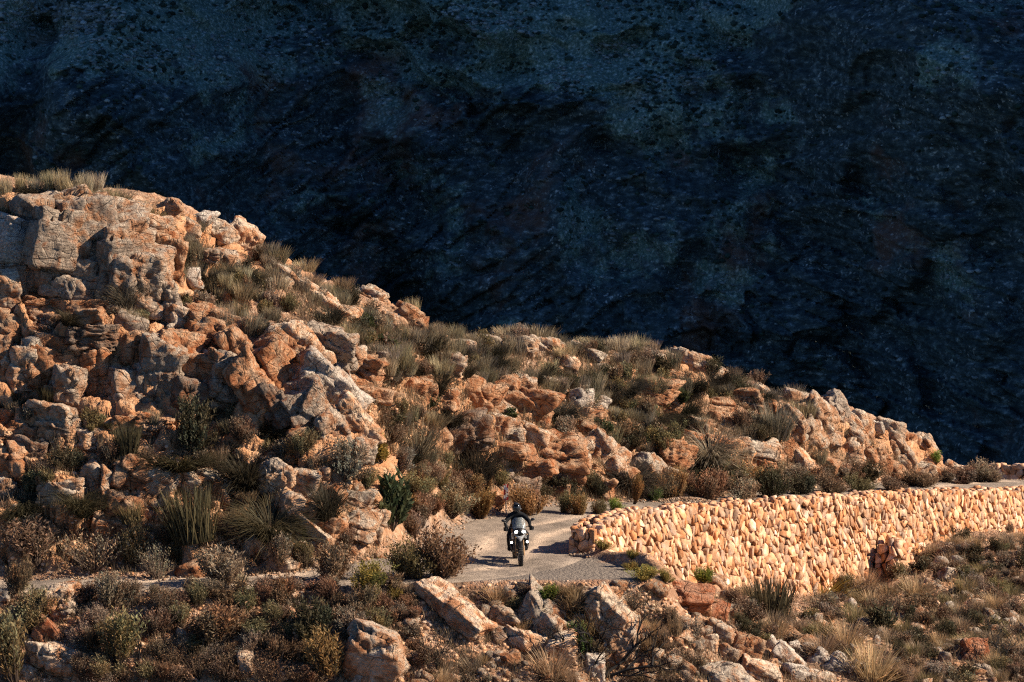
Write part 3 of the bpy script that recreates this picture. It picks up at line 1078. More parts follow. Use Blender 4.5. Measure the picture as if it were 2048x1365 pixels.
def rock_verts(seed, dims, style, level):
    """angular block: soft intersection of jittered faces, then cracks, layers and roughness in metres"""
    r = np.random.default_rng(seed)
    d, F = ICO[level]
    nn, hh = [], []
    for ax in range(3):
        for sg in (-1, 1):
            n = np.zeros(3)
            n[ax] = sg
            n += r.normal(0, {'block': .14, 'slab': .10, 'round': .25, 'layer': .10, 'lobe': .2, 'cliff': .07}[style], 3)
            nn.append(n / np.linalg.norm(n))
            hh.append(r.uniform(0.82, 1.02))
    ncut = {'block': 9, 'slab': 4, 'round': 12, 'layer': 4, 'lobe': 8, 'cliff': 6}[style]
    for k in range(ncut):
        n = r.normal(0, 1, 3)
        n /= np.linalg.norm(n)
        nn.append(n)
        hh.append(r.uniform(0.84, 1.2) + (0.12 if style == 'cliff' else 0))
    nn, hh = np.array(nn), np.array(hh)
    p = {'block': 36, 'slab': 30, 'round': 11, 'layer': 30, 'lobe': 8, 'cliff': 44}[style]
    s = np.maximum(d @ nn.T, 0) / hh
    rad = (s ** p).sum(1) ** (-1 / p)
    P = d * rad[:, None] * (np.array(dims) / 2)
    size = float(np.mean(sorted(dims)[1:]))
    o = r.uniform(-50, 50, 3)
    n = P / np.array(dims)
    n /= np.linalg.norm(n, axis=1)[:, None]
    Q = P / size + o
    disp = 0.04 * size * fbm(Q * 1.7, 3, seed % 97) + 0.045 * size * ridged(Q * 5, 4, seed % 89, 0.6) * 0.6
    if level >= 4:
        of, tl, gp = cells(Q * np.array([1.5, 1.5, 2.1]) + 0.10 * np.stack([fbm(Q * 2, 2, 3), fbm(Q * 2, 2, 4), fbm(Q * 2, 2, 5)], 1), seed % 71)
        k = {'block': 1.0, 'layer': 1.0, 'slab': 0.25, 'cliff': 0.9}.get(style, 0.7)
        disp += k * size * (0.07 * of + 0.12 * tl - 0.05 * np.exp(-(gp / 0.07) ** 2))
    if style == 'layer':
        zz = Q[:, 2] * 5.5 + 0.6 * fbm(Q * 1.3, 3, 7)
        fr = np.abs((zz % 1.0) - 0.5) * 2
        disp += size * (0.05 * np.sign(noise(np.stack([np.floor(zz), 0 * zz, 0 * zz], 1) * 1.37 + 3.1, 2)) * 0.6 - 0.07 * np.exp(-((1 - fr) / 0.22) ** 2))
    elif style == 'lobe':
        zz = Q[:, 0] * 2.6 + 0.5 * fbm(Q * 1.1, 2, 7)
        disp += -0.06 * size * np.exp(-((np.abs((zz % 1.0) - 0.5)) / 0.10) ** 2)
    return P + n * disp[:, None], F


TONE = {'o': ((0.98, 0.77, 0.61), 0.36), 't': ((1.13, 1.11, 1.07), 0.46), 'g': ((0.98, 0.94, 0.9), 0.57), 'w': ((1.42, 1.46, 1.5), 0.68), 'd': ((0.66, 0.58, 0.54), 0.5),
        'p': ((1.42, 1.34, 1.24), 0.42), 'r': ((0.8, 0.5, 0.38), 0.30)}
rock_seed = [100]


def put_rock(name, cx, cy, w, h, rot, style, tone, parent=None, sink=0.24, depth=None, level=None, pos=None, rx=None):
    p, n, t = hit(cx, cy) if pos is None else pos
    if p is None:
        return None
    d = ray(cx, cy).normalized()
    ppm = to_px(p)[2]
    f_ = 1.12 if style == 'cliff' else 0.98
    W, H = w / ppm * f_, h / ppm * f_
    Dp = depth or (1.25 if style == 'cliff' else 0.95) * math.sqrt(W * H)
    rock_seed[0] += 1
    lv = level or (6 if max(w, h) > 170 else 5 if max(w, h) > 80 else 4 if max(w, h) > 34 else 3)
    V, F = rock_verts(rock_seed[0], (W, Dp, H), style, lv)
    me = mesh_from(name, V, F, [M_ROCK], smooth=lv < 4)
    o = link(name, me)
    c = p + d * (sink * Dp) if parent is not None else p + n * (0.06 * min(W, H, Dp))
    o.rotation_euler = Euler((random.uniform(-.12, .12) if rx is None else rx, RAD(rot) + random.uniform(-.05, .05), (random.uniform(-.3, .3) if style != 'cliff' else random.uniform(.05, .5)) if rx is None else 0))
    col, al = TONE[tone]
    j = random.uniform(0.9, 1.1)
    o.color = (col[0] * j, col[1] * j, col[2] * j, al + random.uniform(-.05, .05))
    if parent is None:
        o.location = c
    else:
        o.parent = parent
        o.location = c - parent.location
    return o


ST = {'c': 'cliff', 'b': 'block', 's': 'slab', 'r': 'round', 'l': 'layer', 'u': 'lobe'}
RECTS = []          # pixel boxes of the rocks, so that plants can keep off or sit beside them


def outcrop(label, rows):
    rows = [q.split() for q in rows.strip().split(';') if q.strip()]
    first = [float(v) for v in rows[0][:2]]
    p, n, t = hit(*first)
    root = bpy.data.objects.new('rock_outcrop', None)
    COL.objects.link(root)
    root.location = p
    tag(root, label, 'rock outcrop', 'rock outcrops on the hillside')
    for q in rows:
        cx, cy, w, h, rot = map(float, q[:5])
        if label.startswith(('tail', 'ribbed', 'bulging', 'stacked')):
            cy, w, h = cy + 11, w * .86, h * .86
        put_rock('block', cx, cy, w, h, rot, ST[q[5]], q[6], root)
        RECTS.append((cx - w / 2, cy - h / 2, cx + w / 2, cy + h / 2))
    return root


def boulder(label, row, name='boulder', **kw):
    q = row.split()
    cx, cy, w, h, rot = map(float, q[:5])
    o = put_rock(name, cx, cy, w, h, rot, ST[q[5]], q[6], **kw)
    if o:
        tag(o, label, 'boulder', 'boulders on the slopes')
        RECTS.append((cx - w / 2, cy - h / 2, cx + w / 2, cy + h / 2))
    return o


outcrop('tall jointed cliff of grey and orange blocks at the upper left of the hill', """100 500 110 170 10 c g;172 478 96 160 -4 c g;150 555 120 80 14 c g;55 482 130 75 15 c w;228 505 105 165 4 c g;105 418 150 62 -12 c t;175 404 74 44 4 l g;
 240 432 74 56 15 c t;285 470 82 84 10 c t;312 505 74 84 0 c o;275 555 110 110 12 c g;28 570 56 130 5 c g;4 590 40 110 0 c t;80 605 104 58 4 l o;170 585 86 52 -4 c g;175 616 90 32 -3 s o;
 178 644 94 42 -4 l o;182 672 102 48 6 l d;100 652 94 64 4 l d;190 740 90 112 0 u o;18 655 44 64 0 c o;6 735 40 120 0 c o;38 742 62 112 4 c t;98 722 104 112 6 c o;132 785 62 92 12 c g;
 255 655 74 60 16 c g;278 695 64 66 14 c o;312 752 84 140 14 c g;258 782 110 92 10 c g;336 540 50 120 10 c o;318 600 60 90 16 c g""")
outcrop('layered ledges under the foot of the left cliff', """112 850 100 76 6 l t;45 862 70 50 0 l o;245 852 56 56 0 l o;306 850 84 50 4 l o;130 806 54 34 8 b t;18 832 40 40 0 b o;5 880 60 60 0 l o;60 905 80 50 8 l d;160 895 60 40 6 l o""")
outcrop('orange stepped blocks between the left cliff and the pale slab', """362 650 84 64 10 c t;404 645 94 74 12 c o;352 705 80 86 18 c o;420 690 84 94 14 c o;440 758 82 92 16 c g;398 742 60 64 12 c o;345 620 44 50 0 r g;
 480 705 52 116 -32 c o;503 775 54 124 -30 c o;462 660 60 60 20 c o;372 790 60 70 12 c d""")
outcrop('tall pale leaning slab with dark cracked foot in the middle of the left slope', """590 705 110 150 -42 u p;648 782 84 150 -46 c w;698 842 56 130 -34 c p;556 755 80 150 -34 c o;606 825 84 106 -25 c g;662 858 72 84 -20 r g;630 790 70 110 -40 c t;560 690 90 80 20 c t;
 600 880 60 50 10 r o;545 810 50 90 -30 c d;720 895 50 50 10 c t""")
outcrop('dark overhanging block right of the tall pale slab', '655 700 124 88 16 l g;610 678 60 40 10 b g;728 735 96 60 8 l o;705 768 134 34 6 s o;765 728 42 52 0 l g;700 715 60 60 20 b t;735 790 100 30 6 s o')
outcrop('knobbly pale rocks on the ridge right of the cliff top', '370 452 62 42 10 r t;432 468 92 60 14 b t;482 482 84 68 30 b p;345 425 50 50 20 r t;405 440 40 30 0 r w;400 510 90 26 8 l g;450 520 70 40 10 b g;505 520 50 60 40 b o')
outcrop('low pale slabs running down the grassy ridge', '590 575 110 44 22 b t;640 606 150 40 20 u p;690 625 60 36 24 b p;560 560 60 34 14 b t;615 538 56 34 20 r t;640 545 40 40 10 b o;680 560 60 26 30 b t;545 600 60 40 10 b o')
outcrop('small dark ridge rocks above the grassy middle slope', '735 594 76 40 18 b t;798 614 64 36 10 l o;816 634 66 50 20 b o;775 640 50 30 10 l t;835 655 40 40 10 b o')
outcrop('flat pink rocks just under the ridge in the middle', '1045 700 74 48 10 b t;1092 704 92 52 16 b t;1172 712 88 44 20 b t;985 690 70 34 10 s t;1130 725 60 34 20 b p;920 690 60 26 10 s t;1235 722 60 30 10 b o;1210 745 60 26 14 b t')
outcrop('crumbling orange bank across the middle of the hill', '825 775 96 54 6 b o;950 792 110 66 12 b o;1035 805 134 80 25 b o;885 798 70 50 10 b o;905 730 64 48 16 l g;1000 755 76 30 8 l o;1040 765 72 40 10 b t;1100 770 60 34 14 l t;1000 835 80 44 20 b t;775 800 60 40 6 l o;1075 835 60 50 30 b o')
outcrop('two white-topped rocks standing on a grassy slope', '1158 806 48 62 6 b w;1197 808 42 40 20 r w;1186 834 56 34 -14 b o;1135 795 34 22 0 r w')
outcrop('pink humped rocks above the road sign', '928 868 110 72 -6 b d;1000 864 112 66 18 u t;1060 872 76 54 24 b t;1010 900 124 30 4 s o;880 880 50 60 0 b o;1000 932 34 28 0 r g;1012 948 34 22 0 r g')
outcrop('broad layered rock bank above the road bend', '1090 915 150 84 8 l o;1062 940 124 28 -6 s o;1142 900 96 66 10 l t;1205 922 120 96 32 u t;1190 975 96 56 16 b o;1120 968 104 44 4 l o;1240 962 64 56 24 b o;1040 975 70 50 10 l d;1100 985 80 30 0 s o;985 1000 50 50 30 b o')
outcrop('jumbled orange rocks at the hill foot behind the wall end', '1292 940 70 84 -30 b t;1312 972 64 34 20 b p;1350 912 84 52 8 b o;1422 890 112 44 12 l o;1265 925 46 50 20 b o;1345 960 60 40 20 b t')
outcrop('bulging rock crest on the ridge above the wall', '1308 715 64 50 -8 u t;1375 716 112 64 20 u t;1422 742 84 54 30 b t;1310 770 96 56 10 b o;1345 745 60 40 10 l o;1250 740 50 40 10 b o;1340 800 70 44 16 b o')
outcrop('stacked orange ledges between the crest and the ribbed dome', '1422 800 124 64 6 l o;1482 792 94 56 10 l o;1502 768 94 38 8 b t;1560 776 66 44 20 b t;1450 835 90 50 20 b o;1530 800 70 40 14 b o;1395 840 60 40 10 b t')
outcrop('ribbed grey dome of rock on the lower ridge', '1640 826 56 110 -28 u t;1682 832 60 136 -26 u g;1722 858 54 116 -26 u t;1600 792 84 44 14 b t;1700 900 60 70 -20 b t;1610 812 50 60 -20 b o;1740 905 40 60 -20 b o')
outcrop('smooth tan slabs below the ribbed dome', '1580 850 64 90 -36 b t;1612 872 60 64 -20 b t;1490 896 134 44 15 s t;1572 892 64 52 20 b o;1600 932 60 70 -36 b p;1540 915 54 32 24 b p;1650 930 70 34 14 b o;1660 885 44 44 0 b t;1520 925 70 40 10 b o')
outcrop('tail of rounded rocks where the ridge runs down to the road', '1782 850 76 54 20 b t;1750 846 44 32 0 b w;1800 900 50 100 -30 u t;1760 908 50 64 -25 b o;1852 882 44 90 -42 u t;1892 915 36 84 -52 b t;1842 938 76 56 10 b t;1786 938 54 56 10 b o;1700 926 54 52 10 b t;1815 870 50 50 20 b o;1870 935 60 40 20 b o;1905 928 44 30 30 b t;1930 944 40 26 30 b t;1735 940 50 40 10 b t')
outcrop('low tan rock bank behind the dark bushes at the lower left', '130 984 108 58 -12 b t;186 960 62 72 6 b t;216 980 52 86 10 b p;266 950 84 74 14 b o;312 972 94 92 25 b t;372 956 84 54 20 b p;432 966 84 44 25 b t;440 992 60 64 36 b o;150 1015 90 30 -6 s p;250 1010 70 50 10 b o')
outcrop('rough orange rocks between two dark hanging tussocks', '552 962 86 74 25 b t;602 966 74 74 18 l t;534 932 64 42 12 b o;590 1022 44 76 -38 b p;626 1032 74 64 16 b o;612 1052 114 28 34 s p;575 930 60 40 10 l o;640 955 50 50 10 b o')
outcrop('blocky tan outcrop left of the green bush', '692 1002 116 66 14 b t;702 1050 118 66 10 b t;660 1062 64 54 6 b o;750 1040 54 56 8 b t;665 985 60 50 10 b o;690 945 60 40 12 l o;740 1075 50 40 10 b p;640 1080 60 30 10 b o')
outcrop('pale crumbling road bank beside the round bush', '525 1092 76 66 34 b p;572 1102 84 64 10 b p;608 1100 56 46 10 b t;562 1140 96 38 4 b t;500 1060 60 50 20 b t;620 1130 50 40 10 b t')
outcrop('bare stony orange slope at the left edge above the bushes', '20 935 64 100 6 b o;8 985 50 60 0 b t;230 1060 90 60 14 b o;180 1045 70 50 8 b o;290 1075 60 40 20 b o')
outcrop('cluster of white lichened rocks at the bottom edge', '1550 1300 74 40 40 b w;1582 1328 90 44 35 b w;1597 1308 36 62 -38 b w;1622 1300 34 30 10 r w;1652 1328 46 66 -40 b w;1682 1345 70 76 -30 b w;1716 1352 60 60 40 b w;1600 1354 80 44 20 b w;1640 1365 70 40 10 b t')

for lab, row in [
    ('cube-shaped pale boulder under the left cliff', '184 880 62 44 0 b p'),
    ('biggest tan boulder at the bottom edge left of centre', '752 1312 132 118 12 b t'),
    ('upright tan rock above the bright green bush', '1086 1232 52 120 -38 b t'),
    ('thin pale flake leaning on the upright tan rock', '1122 1256 28 76 -44 s p'),
    ('round pink boulder right of the tilted slab', '1008 1236 70 44 6 r t'),
    ('pale triangular boulder under the round pink boulder', '1062 1290 110 60 26 b p'),
    ('dark flank rock left of the pale triangular boulder', '1000 1272 60 42 8 b d'),
    ('small brown boulder below the pale triangular boulder', '1018 1322 56 36 0 r o'),
    ('squat tan boulder among straw grass below the flake', '1122 1298 76 62 12 b p'),
    ('white angular boulder behind the burnt branches', '1190 1342 50 76 -8 b w'),
    ('broad tan boulder sloping down beside the bright green bush', '1217 1228 70 120 -42 b p'),
    ('tall leaning boulder under the broad tan boulder', '1246 1286 66 92 -12 b t'),
    ('pale wedge just below the road edge', '1190 1187 54 28 12 b p'),
    ('brown block beside the pale wedge', '1224 1188 42 32 4 b o'),
    ('long flat rust-red slab below the wall', '1360 1196 136 36 4 s r'),
    ('dark rust boulder under the flat slab', '1428 1228 72 36 8 b r'),
    ('grey-brown egg-shaped boulder under the dark rust boulder', '1438 1270 56 50 14 r t'),
    ('orange pyramid boulder at the bottom right of centre', '1490 1302 66 66 30 b o'),
    ('two-tone boulder left of the orange pyramid', '1458 1318 64 50 22 b t'),
    ('pale stone wedged left of the egg-shaped boulder', '1424 1296 34 46 -20 b p'),
    ('broad tan boulder cut by the bottom edge', '1452 1360 124 56 12 r t'),
    ('sloping tan boulder beside the white rocks', '1518 1350 104 44 24 b p'),
    ('tan boulder behind the white rocks', '1612 1286 62 26 16 b o'),
    ('dark red boulder on the dry slope at the lower right', '1946 1306 68 52 6 b r'),
    ('small grey boulder left of the dark red boulder', '1890 1322 32 38 0 r g'),
    ('grey stone below the dark red boulder', '1965 1345 44 30 20 b g'),
    ('large pale block at the lower left corner', '106 1318 108 62 8 b p'),
    ('tilted dark red block above the pale corner block', '98 1270 62 44 36 b r'),
    ('pale ribbed boulder under the road at the left', '126 1222 62 92 -10 l p'),
    ('white stone at the left edge below the road', '8 1196 30 40 0 r w'),
    ('pale stone at the foot of the pale corner block', '56 1346 36 24 10 b p'),
    ('round orange boulder on the verge left of the round bush', '380 1150 66 52 4 r o'),
    ('flat white stone at the bottom edge under the biggest tan boulder', '742 1358 76 28 4 s w'),
    ('pale upright stone in brown brush at the bottom edge', '494 1338 34 60 -6 b p'),
    ('pale pebble-shaped stone under the verge', '548 1212 28 24 0 r p'),
    ('thin slab half buried by the hill foot at the left', '290 1022 62 22 32 s p'),
    ('broken pale stone on the verge under the crumbling bank', '548 1164 40 20 10 b p'),
    ('rounded tan stone beside the broken pale stone', '592 1164 34 22 0 r t'),
    ('orange stone under the foot of the wall', '1386 1164 32 28 10 b o'),
    ('grey leaning stone at the foot of the wall', '1428 1168 54 30 28 b g'),
    ('pale grey boulder on the slope between crest and cliff', '376 555 60 44 6 b w'),
    ('rust cone of loose earth under a pale boulder', '1170 858 60 36 0 r o'),
    ('rounded boulder behind tall grass at the far left ridge', '16 350 56 44 10 r p'),
    ('black boulder on the ridge behind the cliff top', '110 378 40 22 0 r d'),
    ('pale pointed stone at the wall foot by the grass mound', '1600 1178 60 60 -20 b p'),
    ('white stone in the dry slope at the right edge', '2020 1246 24 24 0 r w'),
    ('second white stone left of the edge on the dry slope', '1990 1242 20 20 0 r w'),
    ('pale stone below the dark pier', '1862 1178 40 30 20 b p'),
    ('grey-brown stone right of the dark pier', '1900 1156 44 32 16 b t'),
]:
    boulder(lab, row, **({'rx': 0.85, 'depth': 1.05} if lab.startswith('long tilted') else {'rx': 0.5} if 'flake' in lab or 'flat' in lab else {}))


def slab_between(label, pa, pb, wid, thick, tone, zref, lift=0.2):
    """long slab lying along the line between two points of the slope"""
    A, B = hit(*pa)[0], hit(*pb)[0]
    x = (B - A).normalized()
    z = Vector(zref)
    z = (z - x * z.dot(x)).normalized()
    y = z.cross(x)
    rock_seed[0] += 1
    V, F = rock_verts(rock_seed[0], ((B - A).length * 1.08, wid, thick), 'slab', 5)
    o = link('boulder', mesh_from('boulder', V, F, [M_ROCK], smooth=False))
    M = Matrix((x, y, z)).transposed().to_4x4()
    M.translation = (A + B) / 2 + z * lift
    o.matrix_world = M
    col, al = TONE[tone]
    o.color = (*col, al)
    RECTS.append((pa[0], pa[1] - 20, pb[0], pb[1]))
    return tag(o, label, 'boulder', 'boulders on the slopes')


slab_between('long tilted pale slab below the road', (832, 1172), (966, 1288), 0.85, 0.5, 'p', (0.55, -0.45, 0.7), 0.22)

# ---------------------------------------------------------------- plants
def tris(n, k):
    return np.arange(n)[:, None, None] * k


def tuft_mesh(name, seed, n=220, spread=0.22, lean=0.5, droop=0.25, w=0.016, up=1.0, hair=False):
    """tussock of thin blades, one unit tall"""
    r = np.random.default_rng(seed)
    a = r.uniform(0, 2 * np.pi, n)
    rad = spread * np.sqrt(r.uniform(0, 1, n))
    base = np.stack([rad * np.cos(a), rad * np.sin(a), np.full(n, -0.05)], 1)
    ln = r.uniform(0.45, 1.0, n) ** 0.8
    th = lean * (0.25 + rad / spread) * r.uniform(0.3, 1.2, n)
    a2 = a + r.normal(0, 0.5, n)
    out = np.stack([np.cos(a2), np.sin(a2), np.zeros(n)], 1)
    side = np.stack([-np.sin(a2 + r.normal(0, .8, n)), np.cos(a2), np.zeros(n)], 1)
    P = []
    for t in (0, 0.38, 0.72, 1.0):
        c = base + out * (np.sin(th) * ln * t + droop * ln * t ** 2.2)[:, None] + np.array([0, 0, up]) * ((np.cos(th) * t - (0.7 * droop) * t ** 2.6) * ln)[:, None]
        ww = w * (1 - 0.55 * t) * r.uniform(.7, 1.3, n)
        if t < 1:
            P += [c - side * ww[:, None], c + side * ww[:, None]]
        else:
            P += [c]
    V = np.stack(P, 1).reshape(-1, 3)
    F = np.array([[0, 1, 3], [0, 3, 2], [2, 3, 5], [2, 5, 4], [4, 5, 6]])[None] + tris(n, 7)
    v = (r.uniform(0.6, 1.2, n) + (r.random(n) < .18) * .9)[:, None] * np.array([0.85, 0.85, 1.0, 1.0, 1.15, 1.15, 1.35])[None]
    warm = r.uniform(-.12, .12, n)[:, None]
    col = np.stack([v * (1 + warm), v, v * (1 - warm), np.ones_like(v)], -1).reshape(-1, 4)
    return mesh_from(name, V, F.reshape(-1, 3), [M_GRASS], col=col)


def shrub_mesh(seed, clumps=9, sprays=16, leaves=18, ll=0.07, lw=0.024, shape='dome', stemw=0.007, feather=0.0):
    """unit shrub: foliage mesh and stem mesh; sprays of leaves gathered in uneven clumps"""
    r = np.random.default_rng(seed)
    LV, LC, SV = [], [], []
    lean = r.normal(0, 0.07, 2)
    for c in range(clumps):
        a = c / clumps * 2 * math.pi * 1.618 * 3 + r.uniform(-.4, .4)
        el = r.uniform(0.15, 1.0) if shape != 'up' else r.uniform(.5, 1.0)
        k = 0.32 * math.sqrt(1 - el * el * 0.75) * r.uniform(.35, 1.3)
        cc = np.array([math.cos(a) * k + lean[0] * el, math.sin(a) * k + lean[1] * el, 0.20 + 0.52 * el * r.uniform(.6, 1.15)])
        if shape == 'up':
            cc[:2] *= 0.55
        cr = r.uniform(0.09, 0.27)
        hue = r.normal(0, 0.10)
        br = r.uniform(0.75, 1.25)
        root = np.array([cc[0] * 0.15, cc[1] * 0.15, -0.04])
        for s in range(sprays):
            d = r.normal(0, 1, 3)
            d /= np.linalg.norm(d)
            d[2] = abs(d[2]) * 0.9 + 0.1 if r.random() < 0.85 else d[2] * 0.5
            tip = cc + d * cr * np.array([1, 1, 1.15]) + feather * np.array([d[0], d[1], 0]) * .3
            mid = root * 0.45 + tip * 0.55 + r.normal(0, .03, 3) - np.array([0, 0, .04])
            ts = np.linspace(0.35, 1.0, leaves)[:, None]
            C = (1 - ts) ** 2 * root + 2 * ts * (1 - ts) * mid + ts * ts * tip
            T = 2 * (1 - ts) * (mid - root) + 2 * ts * (tip - mid)
            T /= np.linalg.norm(T, axis=1)[:, None] + 1e-9
            o = r.normal(0, 1, (leaves, 3))
            o -= T * (o * T).sum(1)[:, None]
            o /= np.linalg.norm(o, axis=1)[:, None]
            L = ll * r.uniform(.6, 1.3, leaves)[:, None]
            dr = T * 0.75 + o * 0.75 + np.array([0, 0, .15])
            sd_ = np.cross(dr, r.normal(0, 1, (leaves, 3)))
            sd_ /= np.linalg.norm(sd_, axis=1)[:, None] + 1e-9
            C = C + r.normal(0, .012, C.shape)
            LV.append(np.stack([C - sd_ * lw * .5, C + dr * L * .5 + sd_ * lw * .6, C + dr * L, C + dr * L * .45 - sd_ * lw * .6], 1))
            v = br * r.uniform(.7, 1.3, leaves) * np.linspace(0.9, 1.2, leaves)
            hh = hue + r.normal(0, .06, leaves)
            cl = np.stack([v * (1 + hh), v, v * (1 - hh * .5), np.ones(leaves)], -1)
            LC.append(np.repeat(cl[:, None], 4, 1))
            if s % 2 == 0:
                q_ = np.stack([(1 - t) ** 2 * root + 2 * t * (1 - t) * mid + t * t * tip for t in (0, .5, .95)])
                sx = np.array([stemw, 0, 0]) * (1 if s % 4 else 0) + np.array([0, stemw, 0]) * (0 if s % 4 else 1)
                SV.append(np.stack([q_[0] - sx, q_[0] + sx, q_[1] - sx * .7, q_[1] + sx * .7, q_[2]]))
    LV = np.concatenate(LV).reshape(-1, 3)
    LC = np.concatenate(LC).reshape(-1, 4)
    n = len(LV) // 4
    F = np.arange(n * 4).reshape(-1, 4)
    SVa = np.concatenate(SV)
    SF = (np.array([[0, 1, 3], [0, 3, 2], [2, 3, 4]])[None] + tris(len(SV), 5)).reshape(-1, 3)
    return LV, F, LC, SVa, SF


def make_shrub(name, seed, **kw):
    LV, F, LC, SV, SF = shrub_mesh(seed, **kw)
    return mesh_from('foliage', LV, F, [M_LEAF], col=LC), mesh_from('stems', SV, SF, [M_TWIG])


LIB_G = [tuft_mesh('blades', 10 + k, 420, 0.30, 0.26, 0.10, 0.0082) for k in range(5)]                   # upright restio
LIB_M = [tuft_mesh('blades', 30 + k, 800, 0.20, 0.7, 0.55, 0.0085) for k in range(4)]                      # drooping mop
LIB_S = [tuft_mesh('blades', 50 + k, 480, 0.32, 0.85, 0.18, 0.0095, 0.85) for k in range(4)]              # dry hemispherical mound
LIB_F = [make_shrub('s', 70 + k, clumps=11, sprays=20, leaves=18, ll=0.055, lw=0.020) for k in range(4)]  # small-leaved dome
LIB_U = [make_shrub('s', 80 + k, clumps=9, sprays=18, leaves=18, ll=0.06, lw=0.018, shape='up') for k in range(3)]
LIB_L = [make_shrub('s', 90 + k, clumps=10, sprays=12, leaves=12, ll=0.13, lw=0.045) for k in range(2)]    # broad leaves
LIB_T = [make_shrub('s', 95 + k, clumps=9, sprays=14, leaves=7, ll=0.045, lw=0.016, stemw=0.009, feather=.4) for k in range(3)]  # thin twiggy

COLR = {'restio': (0.178, 0.147, 0.093), 'pale': (0.29, 0.24, 0.155), 'grey': (0.158, 0.132, 0.096), 'dark': (0.038, 0.033, 0.023), 'deep': (0.054, 0.046, 0.026), 'straw': (0.30, 0.205, 0.118), 'dun': (0.21, 0.15, 0.095),
        'brown': (0.135, 0.088, 0.056), 'russet': (0.175, 0.098, 0.06), 'orange': (0.21, 0.12, 0.05), 'olive': (0.145, 0.116, 0.056), 'lime': (0.14, 0.17, 0.03), 'green': (0.07, 0.10, 0.028), 'leaf': (0.048, 0.056, 0.024), 'gold': (0.20, 0.15, 0.04),
        'ash': (0.205, 0.152, 0.108)}
LOOK = {'G': ('grass_tussock', 'grass tussock', 'upright grass tussocks'), 'M': ('drooping_tussock', 'grass tussock', 'dark drooping tussocks'), 'S': ('grass_mound', 'grass mound', 'dry grass mounds'),
        'F': ('shrub', 'shrub', 'shrubs'), 'U': ('upright_shrub', 'shrub', 'shrubs'), 'L': ('leafy_bush', 'bush', 'broad-leaved bushes'), 'T': ('twiggy_shrub', 'shrub', 'shrubs')}
PL = []              # (object, look words, cx, cy) of scattered plants to be labelled afterwards
PRECT = []


def plant(kind, tone, cx, cy, w, h, label=None, pos=None, tilt=0.0):
    if pos is None:
        p, n, t = hit(cx, cy)
        if p is None or p.y > 165:
            return None
    else:
        p = pos
    ppm = to_px(p)[2]
    W, H = w / ppm, h / ppm
    if kind == 'G':
        W, H = W * .85, H * .85
    name, cat, grp = LOOK[kind]
    lib = {'G': LIB_G, 'M': LIB_M, 'S': LIB_S, 'F': LIB_F, 'U': LIB_U, 'L': LIB_L, 'T': LIB_T}[kind]
    k = int(rng.integers(len(lib)))
    j = rng.uniform(.85, 1.15)
    c = COLR[tone]
    col = (c[0] * j * rng.uniform(.94, 1.06), c[1] * j, c[2] * j * rng.uniform(.9, 1.1), 1)
    wide = {'G': 0.86, 'M': 1.05, 'S': 1.2, 'F': 1.0, 'U': 0.75, 'L': 1.0, 'T': 1.1}[kind]
    high = {'G': 0.95, 'M': 0.75, 'S': 0.7, 'F': 0.98, 'U': 1.0, 'L': 1.0, 'T': 0.98}[kind]
    sc = (W / wide, W / wide, H / high)
    if kind in 'FULT':
        o = bpy.data.objects.new(name, None)
        COL.objects.link(o)
        for nm, me in zip(('foliage', 'stems'), lib[k]):
            ch = link(nm, me, o)
            ch.color = col
    else:
        o = link(name, lib[k])
        o.color = col
    o.location = p - Vector((0, 0, 0.03))
    o.rotation_euler = (rng.uniform(-.2, .2), tilt + rng.uniform(-.2, .2), rng.uniform(0, 6.28))
    if tilt:
        o.rotation_euler = Euler((0, tilt, 0))
    o.scale = sc
    PRECT.append((cx - w * .4, cy - h, cx + w * .4, cy))
    if label:
        tag(o, label, cat, grp)
    else:
        PL.append((o, kind, tone, cx, cy - h / 2, w * h))
    return o


